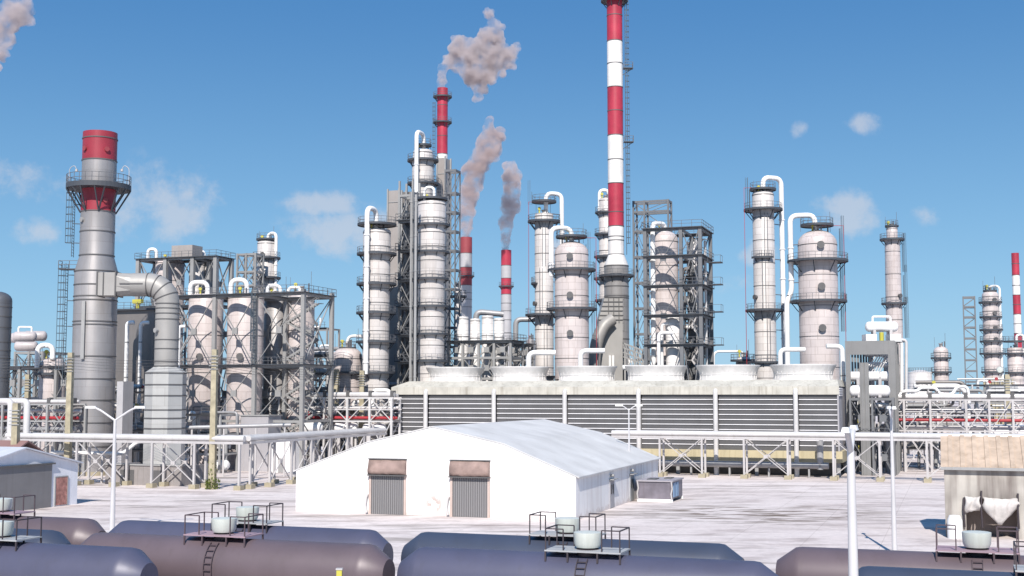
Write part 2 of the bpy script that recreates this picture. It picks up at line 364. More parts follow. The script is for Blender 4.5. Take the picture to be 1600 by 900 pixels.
# ---------------------------------------------------------------- white gambrel warehouse
def warehouse():
    A=G(462,799); Bp=G(900,813.5)
    rz=atan2(Bp.y-A.y,Bp.x-A.x); wd=hypot(Bp.x-A.x,Bp.y-A.y)
    C2=G(1033,779); dp=38.0
    eave=A.y and (EYE-(741-HOR)*A.y/F*1.0)
    t=thing('warehouse','large white metal warehouse with gambrel roof and two grey roller doors','warehouse',(A.x,A.y,0),rz)
    wall_m,nt,b=new_mat('warehouse_wall'); L=nt.links
    tc=N(nt,'ShaderNodeTexCoord')
    wv=N(nt,'ShaderNodeTexNoise'); mp=N(nt,'ShaderNodeMapping'); mp.inputs['Scale'].default_value=(.9,.9,.10); L.new(tc.outputs['Object'],mp.inputs['Vector']); L.new(mp.outputs[0],wv.inputs['Vector']); wv.inputs['Scale'].default_value=1.6; wv.inputs['Detail'].default_value=7
    sp=N(nt,'ShaderNodeSeparateXYZ'); L.new(tc.outputs['Object'],sp.inputs[0])
    side=N(nt,'ShaderNodeMapRange'); L.new(sp.outputs['X'],side.inputs[0]); side.inputs[1].default_value=wd-.3; side.inputs[2].default_value=wd-.05; side.inputs[3].default_value=.12; side.inputs[4].default_value=.45
    r=N(nt,'ShaderNodeMapRange'); L.new(wv.outputs['Fac'],r.inputs[0]); r.inputs[1].default_value=.42; r.inputs[2].default_value=.72
    mu=N(nt,'ShaderNodeMath',operation='MULTIPLY'); L.new(r.outputs[0],mu.inputs[0]); L.new(side.outputs[0],mu.inputs[1])
    # scuffed patch between the doors
    vs=N(nt,'ShaderNodeVectorMath',operation='SUBTRACT'); L.new(tc.outputs['Object'],vs.inputs[0]); vs.inputs[1].default_value=(wd*.512,0,1.15)
    v2=N(nt,'ShaderNodeVectorMath',operation='MULTIPLY'); L.new(vs.outputs[0],v2.inputs[0]); v2.inputs[1].default_value=(.75,.3,.75)
    ln=N(nt,'ShaderNodeVectorMath',operation='LENGTH'); L.new(v2.outputs[0],ln.inputs[0])
    n2=N(nt,'ShaderNodeTexNoise'); n2.inputs['Scale'].default_value=1.6; n2.inputs['Detail'].default_value=5; L.new(tc.outputs['Object'],n2.inputs['Vector'])
    k=N(nt,'ShaderNodeMapRange',interpolation_type='SMOOTHSTEP'); L.new(ln.outputs['Value'],k.inputs[0]); k.inputs[1].default_value=1.1; k.inputs[2].default_value=.3
    k2=N(nt,'ShaderNodeMapRange',interpolation_type='SMOOTHSTEP'); L.new(n2.outputs['Fac'],k2.inputs[0]); k2.inputs[1].default_value=.44; k2.inputs[2].default_value=.56
    k3=N(nt,'ShaderNodeMath',operation='MULTIPLY'); L.new(k.outputs[0],k3.inputs[0]); L.new(k2.outputs[0],k3.inputs[1])
    mxx=N(nt,'ShaderNodeMath',operation='MAXIMUM'); L.new(mu.outputs[0],mxx.inputs[0]); L.new(k3.outputs[0],mxx.inputs[1])
    # splash dirt along the foot of the walls, ragged by noise
    n5=N(nt,'ShaderNodeTexNoise'); n5.inputs['Scale'].default_value=.9; n5.inputs['Detail'].default_value=8; n5.inputs['Roughness'].default_value=.7; L.new(tc.outputs['Object'],n5.inputs['Vector'])
    sb=N(nt,'ShaderNodeMath',operation='MULTIPLY_ADD'); L.new(n5.outputs['Fac'],sb.inputs[0]); sb.inputs[1].default_value=2.6; sb.inputs[2].default_value=-.55
    s2=N(nt,'ShaderNodeMath',operation='SUBTRACT'); L.new(sb.outputs[0],s2.inputs[0]); L.new(sp.outputs['Z'],s2.inputs[1])
    k5=N(nt,'ShaderNodeMapRange',interpolation_type='SMOOTHSTEP'); L.new(s2.outputs[0],k5.inputs[0]); k5.inputs[1].default_value=0; k5.inputs[2].default_value=.7; k5.inputs[4].default_value=.55
    m5=N(nt,'ShaderNodeMath',operation='MAXIMUM'); L.new(mxx.outputs[0],m5.inputs[0]); L.new(k5.outputs[0],m5.inputs[1]); mxx=m5
    mx=N(nt,'ShaderNodeMix',data_type='RGBA'); L.new(mxx.outputs[0],mx.inputs[0]); mx.inputs[6].default_value=(.80,.785,.78,1); mx.inputs[7].default_value=(.46,.38,.35,1)
    L.new(mx.outputs[2],b.inputs['Base Color']); b.inputs['Roughness'].default_value=.6
    # wall ribs as bump
    wa=N(nt,'ShaderNodeTexWave'); wa.bands_direction='X'; wa.inputs['Scale'].default_value=1.3; wa.inputs['Distortion'].default_value=0
    cb=N(nt,'ShaderNodeCombineXYZ'); sm=N(nt,'ShaderNodeMath',operation='ADD'); L.new(sp.outputs['X'],sm.inputs[0]); L.new(sp.outputs['Y'],sm.inputs[1]); L.new(sm.outputs[0],cb.inputs[0]); L.new(cb.outputs[0],wa.inputs['Vector'])
    bu=N(nt,'ShaderNodeBump'); bu.inputs['Strength'].default_value=.25; bu.inputs['Distance'].default_value=.03; L.new(wa.outputs['Fac'],bu.inputs['Height']); L.new(bu.outputs[0],b.inputs['Normal'])
    h=4.15; 
    prof=[(0,h),(wd*.27,7.15),(wd*.505,8.75),(wd*.755,7.15),(wd,h)]
    w_=MB(); w_.prism([(wd,0),(0,0)]+prof[:1]+prof[1:-1]+[prof[-1]],0,dp)
    w_.f=[f for i,f in enumerate(w_.f)]
    w_.build('wall',wall_m,t)
    rf=MB()
    o_=.14
    for i in range(4):
        (x0,z0),(x1,z1)=prof[i],prof[i+1]
        if i==0: x0-=.35; z0-=.35*(prof[1][1]-h)/(prof[1][0])
        if i==3: x1+=.35; z1-=.35*(7.15-h)/(wd*.245)
        rf.hexa([(x0,-.06,z0+.02),(x1,-.06,z1+.02),(x1,dp+.25,z1+.02),(x0,dp+.25,z0+.02),(x0,-.06,z0+o_),(x1,-.06,z1+o_),(x1,dp+.25,z1+o_),(x0,dp+.25,z0+o_)])
    rm=paint('warehouse_roof',(.57,.565,.56),rough=.85,grime=.3,streak=False,scale=.25,var=.16)
    rf.build('roof',rm,t)
    # roller doors
    shut,nt,b=new_mat('roller_door'); L=nt.links
    tc=N(nt,'ShaderNodeTexCoord'); wa=N(nt,'ShaderNodeTexWave'); wa.bands_direction='X'; wa.inputs['Scale'].default_value=1.35; L.new(tc.outputs['Object'],wa.inputs['Vector'])
    cr=N(nt,'ShaderNodeMix',data_type='RGBA'); L.new(wa.outputs['Fac'],cr.inputs[0]); cr.inputs[6].default_value=(.12,.115,.12,1); cr.inputs[7].default_value=(.24,.235,.24,1); L.new(cr.outputs[2],b.inputs['Base Color']); b.inputs['Roughness'].default_value=.6
    bu=N(nt,'ShaderNodeBump'); bu.inputs['Distance'].default_value=.05; L.new(wa.outputs['Fac'],bu.inputs['Height']); L.new(bu.outputs[0],b.inputs['Normal'])
    jam=paint('door_jamb_rusty',(.50,.40,.36),rough=.8,grime=.6,scale=1)
    can=paint('awning_faded_brown',(.30,.215,.19),rough=.85,grime=.55,scale=.9,streak=False,var=.3)
    for i,(pa,pb) in enumerate(((578.5,636),(704.5,766))):
        xa=along_w(A,rz,pa); xb=along_w(A,rz,pb); 
        top=4.0 if i==0 else 4.1; ds=5.45
        d=MB(); d.box(xa+.25,xb-.22,-.10,.12,.02,3.95); dr=d.build('roller_door',shut,t)
        f_=MB(); f_.box(xa,xa+.25,-.16,.14,0,ds-.1); f_.box(xb-.22,xb,-.16,.14,0,ds-.1); f_.box(xa,xb,-.14,.14,3.94,4.08); f_.build('door_frame',jam,dr)
        # bulging faded canvas hood above the shutter
        a=MB(); n=9; b0=len(a.v); rr=random.Random(i+3)
        for j in range(n+1):
            for (dy,z) in ((-.02,5.5),(-.20,5.42),(-.38,4.9),(-.50,4.35),(-.42,4.02),(-.10,3.98)):
                a.v.append((xa+(xb-xa)*j/n, dy+rr.uniform(-.04,.04)-(.12*sin(pi*j/n) if z<5.3 else 0), z+rr.uniform(-.04,.04)))
        for j in range(n):
            for q in range(5): a.face([b0+j*6+q,b0+(j+1)*6+q,b0+(j+1)*6+q+1,b0+j*6+q+1],0,True)
        a.face([b0+q for q in range(6)]); a.face([b0+n*6+q for q in reversed(range(6))])
        a.build('awning',can,dr,)
        e=MB(); e.box(xa-.06,xb+.06,-.55,-.02,3.86,3.97); e.box(xa-.05,xb+.05,-.25,0.0,5.5,5.6); e.build('awning_rail',M['seam'],dr)
        e=MB(); e.tube([(xa-.15,-.28,.15),(xa-.32,-.3,.9),(xa-.22,-.25,1.7),(xa-.1,-.2,2.0)],.13,8); e.build('hose_box',M['pipe'],dr)
    # doors in the right-hand wall
    for (yy,hh,lab) in ((13.2,3.0,'stained personnel door with two dark slits'),(22.5,3.0,'pale personnel door behind the stained one')):
        d=MB(); d.box(wd-.05,wd+.07,yy,yy+1.9,0.05,hh-.1); dr=d.build('side_door',M['endwall' if yy<15 else 'grating'],t); dr['label']=lab
        e=MB(); e.box(wd,wd+.11,yy+.45,yy+.72,1.5,2.5); e.box(wd,wd+.11,yy+1.15,yy+1.42,1.5,2.5); e.build('door_window',M['blackish'],dr)
        e=MB(); e.box(wd,wd+.5,yy-.1,yy+2.0,hh,hh+.1); e.tube([(wd+.1,yy+.3,hh+.5),(wd+.45,yy+.3,hh+.45)],.16,8); e.build('door_hood',M['steelM'],dr)
def along_w(A,rz,px):
    k=Xa(px,1.0); ux,uy=cos(rz),sin(rz)
    return (k*A.y-A.x)/(ux-k*uy)
warehouse()
# grey plant box behind it
def plant_box():
    A=G(995.5,783.5); Bp=G(1044,786.5); rz=atan2(Bp.y-A.y,Bp.x-A.x); wd=hypot(Bp.x-A.x,Bp.y-A.y)
    t=thing('plant_enclosure','low dark grey box enclosure on white skids beside the warehouse side doors','plant box',(A.x,A.y,0),RZ)
    m=MB(); m.box(0.1,wd-.1,.1,5.9,.32,2.25)
    m.build('casing',paint('box_purple_grey',(.17,.155,.185),rough=.5,grime=.55,scale=.8,var=.3),t)
    m=MB(); m.box(-.05,wd+.05,-.05,6.05,2.25,2.4); m.build('lid',paint('box_lid',(.35,.33,.36),rough=.6,streak=False),t)
    m=MB(); m.box(.9,1.9,1,3,2.4,2.5); m.box(2.4,3.2,3.2,5,2.4,2.5); m.build('roof_hatch',M['seam'],t)
    for y in (0,5.7):
        m=MB(); m.box(0,wd,y,y+.3,.002,.32); m.build('skid',M['white'],t)
    for x in (0,wd-.18):
        m=MB(); m.tube([(x+.09,.0,.3),(x+.02,-.02,.9),(x+.15,0,1.5),(x+.06,-.01,2.25)],.09,6); m.build('corner_post',M['steelL'],t)
    m=MB(); m.box(wd-.12,wd-.05,.9,2.3,.5,2.1); m.box(wd-.12,wd-.05,2.6,3.7,.5,2.1); m.build('side_panel',paint('panel_blue',(.20,.33,.50),rough=.5,grime=.5),t)
plant_box()
# ---------------------------------------------------------------- sheds left and right
def shed_left():
    A=G(0,801.5); Bp=G(120,787.5)
    rz=atan2(Bp.y-A.y,Bp.x-A.x); wd=hypot(Bp.x-A.x,Bp.y-A.y)
    # gable wall lies along local x; building runs back in local +y
    t=thing('storage_shed','white gabled shed with a wide grey sliding door and small rusty door','shed',(A.x,A.y,0),rz)
    xa=along_w(A,rz,84); xap=along_w(A,rz,40)
    half=wd-xap; x0=xap-half; eh=EYE-(722-HOR)*Bp.y/F; ah=EYE-(700-HOR)*(A.y+ (Bp.y-A.y)*xap/wd)/F
    m=MB(); m.prism([(wd,0),(x0,0),(x0,eh),(xap,ah),(wd,eh)],0,14); m.build('wall',paint('shed_white',(.72,.73,.78),rough=.6,grime=.15),t)
    dh=EYE-(724-HOR)*(A.y+(Bp.y-A.y)*xa/wd)/F
    m=MB(); m.box(x0+.2,xa,-.10,-.01,.05,dh); m.build('sliding_door',paint('shed_grey_door',(.19,.185,.19),rough=.6,grime=.3,scale=.4),t)
    m=MB(); m.box(x0-.2,xa+.3,-.32,-.08,dh,dh+.16); m.build('door_rail',M['seam'],t)
    xd0=along_w(A,rz,90.5); xd1=along_w(A,rz,108.5)
    m=MB(); m.box(xd0,xd1,-.09,-.01,.12,3.1); d=m.build('door',paint('shed_rust_door',(.42,.20,.17),rough=.75,grime=.5,scale=2.2,streak=False,var=.5),t)
    m=MB(); m.box(xd0-.12,xd0,-.12,0,.02,3.2); m.box(xd1,xd1+.12,-.12,0,.02,3.2); m.box(xd0,xd1,-.12,0,3.1,3.22); m.build('door_frame',M['steelM'],d)
    for nm,(xe,ze,s) in {'a':(wd,eh,1),'b':(x0,eh,-1)}.items():
        m=MB(); sl_=(ah-eh)/half
        xo=xe+s*.35; zo=ze-.35*sl_
        m.hexa([(xap,-.45,ah+.02),(xo,-.45,zo+.02),(xo,14.4,zo+.02),(xap,14.4,ah+.02),(xap,-.45,ah+.16),(xo,-.45,zo+.16),(xo,14.4,zo+.16),(xap,14.4,ah+.16)] if s>0 else
               [(xo,-.45,zo+.02),(xap,-.45,ah+.02),(xap,14.4,ah+.02),(xo,14.4,zo+.02),(xo,-.45,zo+.16),(xap,-.45,ah+.16),(xap,14.4,ah+.16),(xo,14.4,zo+.16)])
        m.build('roof_slope',M['shedroof'],t)
M['shedroof']=paint('shed_roof_pale',(.55,.57,.63),rough=.6,streak=False,grime=.45,scale=.5)
shed_left()
def shed_back_left():
    A=at(-6,700,150)
    t=thing('brick_shed','low shed with brown tiled roof showing at the left edge behind the white shed','shed',(A.x-9,A.y,0),RZ)
    m=MB(); m.box(0,12.3,0,7,0,4.4); m.build('wall',M['conc'],t)
    m=MB(); m.prism([(-.4,4.41),(12.8,4.41),(12.8,4.6),(-.4,4.6)],-.3,0.0)
    b=m; b.hexa([(-.4,-.5,4.43),(12.8,-.5,4.43),(12.8,3.5,6.4),(-.4,3.5,6.4),(-.4,-.5,4.6),(12.8,-.5,4.6),(12.8,3.5,6.6),(-.4,3.5,6.6)])
    b.hexa([(-.4,3.5,6.4),(12.8,3.5,6.4),(12.8,7.5,4.43),(-.4,7.5,4.43),(-.4,3.5,6.6),(12.8,3.5,6.6),(12.8,7.5,4.6),(-.4,7.5,4.6)])
    m.build('roof',paint('brown_roof',(.24,.14,.13),rough=.8,streak=False),t)
shed_back_left()
def shed_right():
    A=G(1478,839); 
    t=thing('service_shed','stained concrete shed with pinkish ribbed metal roof at the right edge','shed',(A.x,A.y,0),RZ)
    wd=15; dp=9; eh=EYE-(727-HOR)*A.y/F; rh=eh+2.25
    wm,nt,b=new_mat('stained_render'); L=nt.links; tc=N(nt,'ShaderNodeTexCoord')
    n1=N(nt,'ShaderNodeTexNoise'); n1.inputs['Scale'].default_value=.45; n1.inputs['Detail'].default_value=6; L.new(tc.outputs['Object'],n1.inputs['Vector'])
    mp=N(nt,'ShaderNodeMapping'); mp.inputs['Scale'].default_value=(1.4,1.4,.12); L.new(tc.outputs['Object'],mp.inputs['Vector'])
    n2=N(nt,'ShaderNodeTexNoise'); n2.inputs['Scale'].default_value=1; n2.inputs['Detail'].default_value=7; L.new(mp.outputs[0],n2.inputs['Vector'])
    c=N(nt,'ShaderNodeValToRGB'); c.color_ramp.elements[0].position=.3; c.color_ramp.elements[0].color=(.20,.17,.155,1); c.color_ramp.elements[1].position=.62; c.color_ramp.elements[1].color=(.47,.44,.40,1); L.new(n2.outputs['Fac'],c.inputs[0])
    mx=N(nt,'ShaderNodeMix',data_type='RGBA',blend_type='MULTIPLY'); mx.inputs[0].default_value=.8; L.new(c.outputs[0],mx.inputs[6])
    r=N(nt,'ShaderNodeMapRange'); L.new(n1.outputs['Fac'],r.inputs[0]); r.inputs[1].default_value=.3; r.inputs[2].default_value=.7; r.inputs[3].default_value=.62; r.inputs[4].default_value=1.1; L.new(r.outputs[0],mx.inputs[7])
    L.new(mx.outputs[2],b.inputs['Base Color']); b.inputs['Roughness'].default_value=.85
    m=MB()
    # front wall with a bay opening; butt-jointed pieces
    k=A.y/F
    bx0=along((A.x,A.y),1504); bx1=along((A.x,A.y),1583); bz1=EYE-(776-HOR)*k
    m.box(0,bx0,0,.3,0,eh); m.box(bx1,wd,0,.3,0,eh); m.box(bx0,bx1,0,.3,bz1,eh)
    m.box(0,.3,.3,dp,0,eh); m.box(wd-.3,wd,.3,dp,0,eh); m.box(.3,wd-.3,dp-.3,dp,0,eh)
    m.v += [(0.002,.01,eh),(0.002,dp,eh),(0.002,dp/2,rh)]; n=len(m.v); m.face([n-3,n-2,n-1])
    m.build('wall',wm,t)
    m=MB(); m.box(bx0-.02,bx1+.02,2.6,2.7,0,bz1+.1); m.box(bx0-.1,bx0,.3,2.6,0,bz1+.1); m.box(bx1,bx1+.1,.3,2.6,0,bz1+.1)
    m.build('recess_wall',paint('recess_brown',(.25,.21,.195),rough=.9,grime=.5,streak=False),t)
    # sagging white tarpaulin hung in the bay, in two panels
    rr=random.Random(5)
    def tarp(x0,x1,z1,z0a,z0b,name,v):
        m=MB(); nx,nz=12,8
        for i in range(nx+1):
            for j in range(nz+1):
                u=i/nx; zt=z1+rr.uniform(-.03,.03)-(.12*sin(pi*u)); zb=z0a+(z0b-z0a)*abs(u-v)*2+rr.uniform(-.06,.06); q=j/nz
                m.v.append((x0+(x1-x0)*u+.1*sin(q*5+u*3), -.12-.35*sin(pi*q)*(.6+.4*sin(u*9)), zt+(zb-zt)*q))
        for i in range(nx):
            for j in range(nz):
                b0=i*(nz+1)+j; m.face([b0,b0+nz+1,b0+nz+2,b0+1],0,True)
        o=m.build(name,paint('tarp_white',(.54,.51,.49),rough=.85,var=.3,grime=.8,scale=1.2),t)
        sm_=o.modifiers.new('thick','SOLIDIFY'); sm_.thickness=.04
        return o
    tarp(bx0-.1,bx0+1.15,bz1+.25,bz1-1.2,bz1-1.0,'tarpaulin',.1)
    tarp(bx0+1.35,bx1+.15,bz1+.18,bz1-2.2,bz1-.5,'tarpaulin',.45)
    for x,h_ in ((bx0+1.25,bz1+.7),(bx1+.1,bz1+.55),(bx0-.15,bz1+.1)):
        m=MB(); m.tube([(x,-.2,.9),(x-.05,-.35,bz1-.8),(x,-.15,h_)],.08,6); m.build('tie_bar',M['iron'],t)
    m=MB(); m.lathe([(0,0),(.62,0),(.62,1.5),(.45,1.9),(0,1.95)],.75,-.75,20); m.build('white_tank',M['white'],t)
    # roof: ribbed sheets
    rm=paint('roof_pink_rust',(.50,.39,.30),rough=.8,grime=.55,scale=.8,streak=False,var=.25)
    for s in (0,1):
        m=MB()
        n=16; ov=.45
        y0,z0=(-ov,eh-.15) if s==0 else (dp+ov,eh-.15)
        ym,zm=dp/2,rh+.05
        a,bb=(y0,z0),(ym,zm)
        if s: a,bb=bb,a
        wx=(wd+.8)/n
        for i in range(n):
            x=-.25+i*wx
            for (xa,xb,dz) in ((x,x+wx*.62,0),(x+wx*.62,x+wx,.11)):
                m.hexa([(xa,a[0],a[1]),(xb,a[0],a[1]),(xb,bb[0],bb[1]),(xa,bb[0],bb[1]),(xa,a[0],a[1]+.1+dz),(xb,a[0],a[1]+.1+dz),(xb,bb[0],bb[1]+.1+dz),(xa,bb[0],bb[1]+.1+dz)])
        m.build('roof_slope',rm,t)
    m=MB(); m.box(-.25,wd+.55,-.5,-.42,eh-.28,eh-.04); m.build('gutter',M['steelM'],t)
shed_right()
# low white roofs far right
A=at(1538,669,195)
t=thing('flat_canopy','long low white canopy roof behind the pinkish shed roof','canopy',(A.x,A.y,0),RZ)
m=MB(); m.hexa([(0,0,6.1),(26,0,6.1),(26,7,6.5),(0,7,6.5),(0,0,6.6),(26,0,6.6),(26,7,7.3),(0,7,7.3)]); m.build('roof',M['white'],t)
for x in (1,9,17,25):
    for y in (.5,6.4):
        m=MB(); m.box(x-.12,x+.12,y-.12,y+.12,0,6.12); m.build('post',M['steelM'],t)
# ---------------------------------------------------------------- railway tank cars
def rail_car(label, x0, x1, Q, body, plat_at, grat, rail, ladder=True):
    """Q: point of the track line; x0..x1 distances along it"""
    Lc=x1-x0; mid=(x0+x1)/2
    t=thing('tank_car',label,'tank car',(Q[0]+UX*mid,Q[1]+UY*mid,0),RZ,'railway tank cars')
    r=1.5; zc=2.72; hL=Lc/2
    m=MB(); m.lathe([(0,-hL),(r*.52,-hL),(r*.97,-hL+.95),(r,-hL+1.25),(r,hL-1.25),(r*.97,hL-.95),(r*.52,hL),(0,hL)],0,0,40,axis='x')
    m.move(Matrix.Translation((0,0,zc))); m.build('tank',body,t)
    m=MB(); m.box(-hL+.4,hL-.4,-.45,.45,.95,1.3); m.box(-hL,-hL+.35,-1.2,1.2,.95,1.25); m.box(hL-.35,hL,-1.2,1.2,.95,1.25)
    for x in (-hL+2.6,hL-2.6): m.box(x-.3,x+.3,-1.1,1.1,1.3,1.85)
    m.build('underframe',M['iron'],t)
    for s in (-1,1):
        bx=s*(hL-2.4)
        m=MB(); m.box(bx-1.35,bx+1.35,-1.05,-.85,.45,.75); m.box(bx-1.35,bx+1.35,.85,1.05,.45,.75); m.box(bx-.25,bx+.25,-.85,.85,.5,.94); bo=m.build('bogie',M['iron'],t)
        for wx in (-.95,.95):
            m=MB()      # two discs and an axle
            m.lathe([(0,-.85),(.08,-.85),(.08,-.80),(.46,-.80),(.46,-.68),(.08,-.68),(.08,.68),(.46,.68),(.46,.80),(.08,.80),(.08,.85),(0,.85)],0,0,20,axis='x')
            m.move(Matrix.Translation((bx+wx,0,.62))@Matrix.Rotation(pi/2,4,'Z')); m.build('wheelset',M['iron'],bo)
        [MB().tube([(s*hL,q,1.1),(s*(hL+.5),q,1.1)],.09,8).build('buffer',M['iron'],t) for q in (.85,-.85)]
    # hatch and walkway
    px=plat_at-mid; zt=zc+r
    hw=1.92
    m=MB(); m.box(px-hw,px+hw,-.98,.98,zt+.16,zt+.23); pl=m.build('walkway',grat,t)
    for x in (-hw+.04,-.75,.75,hw-.04):
        for y in (-.94,.94): m=MB(); m.box(px+x-.04,px+x+.04,y-.04,y+.04,zt-.32,zt+.16); m.build('support',rail,pl)
    for s in (-1,1):
        m=MB(); xe=px+s*(hw-.05); xi=px+s*(hw-.95)
        za=zt+.23; zb=zt+1.25; b_=.055
        for (x,y) in ((xe,-.93),(xe,.93),(xi,-.93),(xi,.93)): m.box(x-b_/2,x+b_/2,y-b_/2,y+b_/2,za,zb)
        for z in (zb,):
            m.beam((xi,-.93,z),(xe,-.93,z),b_); m.beam((xe,-.93,z),(xe,.93,z),b_); m.beam((xe,.93,z),(xi,.93,z),b_)
        m.beam((xi,-.93,za+.55),(xi,-.93,za+.56),b_)
        m.build('railing',rail,pl)
    m=MB(); m.lathe([(0,zt-.1),(.52,zt-.1),(.56,zt+.26),(.50,zt+.27)],px,0,26); m.build('neck',M['iron'],t)
    m=MB(); m.lathe([(.30,zt+.27),(.58,zt+.33),(.66,zt+.5),(.69,zt+.98),(.69,zt+1.05),(.60,zt+1.07),(0,zt+1.12)],px,0,28); m.build('hatch_dome',M['domew'],t)
    for s in (-1,1):
        m=MB()
        for lx in (-.24,.24):
            pts=[(px+lx,0+s*(r+.09)*sin(a),zc+(r+.09)*cos(a)) for a in [R(d) for d in range(32,100,8)]]+[(px+lx,s*(r+.1),1.25)]
            m.tube(pts,.03,4)
        for d in range(40,100,13):
            a=R(d); m.beam((px-.24,s*(r+.09)*sin(a),zc+(r+.09)*cos(a)),(px+.24,s*(r+.09)*sin(a),zc+(r+.09)*cos(a)),.045)
        for z in (2.1,1.7,1.35): m.beam((px-.24,s*(r+.1),z),(px+.24,s*(r+.1),z),.045)
        m.build('ladder',rail,t)
    return t
def track(pxa,pya,h=4.22):
    d=ray(pxa,pya); tt=(h-EYE)/d[2]; return (d[0]*tt,d[1]*tt)
T1=track(400,820.5); T2=track(400,842.5); T3=track(150,853)
def TL(Q,px,py=None): return along(Q,px)
spec=[
 (T1,None,165,None,'brown','railpurple','gratingp','brown tank car in the rear row, cut off by the left edge',4),
 (T1,180,608,390,'blue','iron','grating','blue tank car in the rear row left of the warehouse doors',0),
 (T1,637,1157,886,'navy','iron','grating','dark navy tank car in the rear row in front of the white warehouse',0),
 (T1,1210,None,1519,'brown','railpurple','gratingp','brown tank car in the rear row in front of the stained shed',0),
 (T2,None,112,None,'navy','iron','grating','dark blue tank car wedged between two others at the left edge',0),
 (T2,135,610,354,'brown','railpurple','gratingp','long brown tank car in the middle row with mauve walkway and white hatch',0),
 (T2,632,1215,917,'blue','iron','grating','blue tank car in the middle row, nearest one below the warehouse',0),
 (T2,1307,None,None,'navy','iron','grating','dark blue tank car at the bottom right behind the big lamp post',0),
 (T3,None,240,8,'blue','iron','grating','blue tank car nearest the viewer in the bottom left corner',0)]
for Q,a,b,pf,body,rl,gr,lab,_ in spec:
    Lc=18.7
    if a is None: x1=TL(Q,b); x0=x1-Lc
    elif b is None: x0=TL(Q,a); x1=x0+Lc
    else: x0,x1=TL(Q,a),TL(Q,b)
    pa=TL(Q,pf) if pf is not None else (x0+x1)/2
    if lab.startswith('brown tank car in the rear row, cut'): pa=TL(Q,8)
    rail_car(lab,x0,x1,Q,M[body],pa,M[gr],M[rl])
tl=[]
for Q,lab in ((T1,'steel rail track under the rear row of tank cars'),(T2,'steel rail track under the middle row of tank cars'),(T3,'steel rail track under the front blue tank car')):
    t=thing('railway_track',lab,'railway track',(Q[0],Q[1],0),RZ)
    for y in (-.75,.75):
        m=MB(); m.box(-70,70,y-.035,y+.035,.05,.17); m.build('rail',M['iron'],t)
    m=MB()
    for i in range(-100,101): m.box(i*.7-.12,i*.7+.12,-1.3,1.3,.0,.05)
    m.build('sleepers',M['conc'],t)['kind']='stuff'
# yellow post top seen over the brown tank
p=at(541,886,64)
t=thing('marker_post','small yellow post in front of the long brown tank car','post',(p.x,61.5,0))
m=MB(); m.box(-.13,.13,-.13,.13,0,3.55); m.build('shaft',M['yellow'],t); m=MB(); m.box(-.16,.16,-.16,.16,3.55,3.62); m.build('cap',M['steelL'],t)
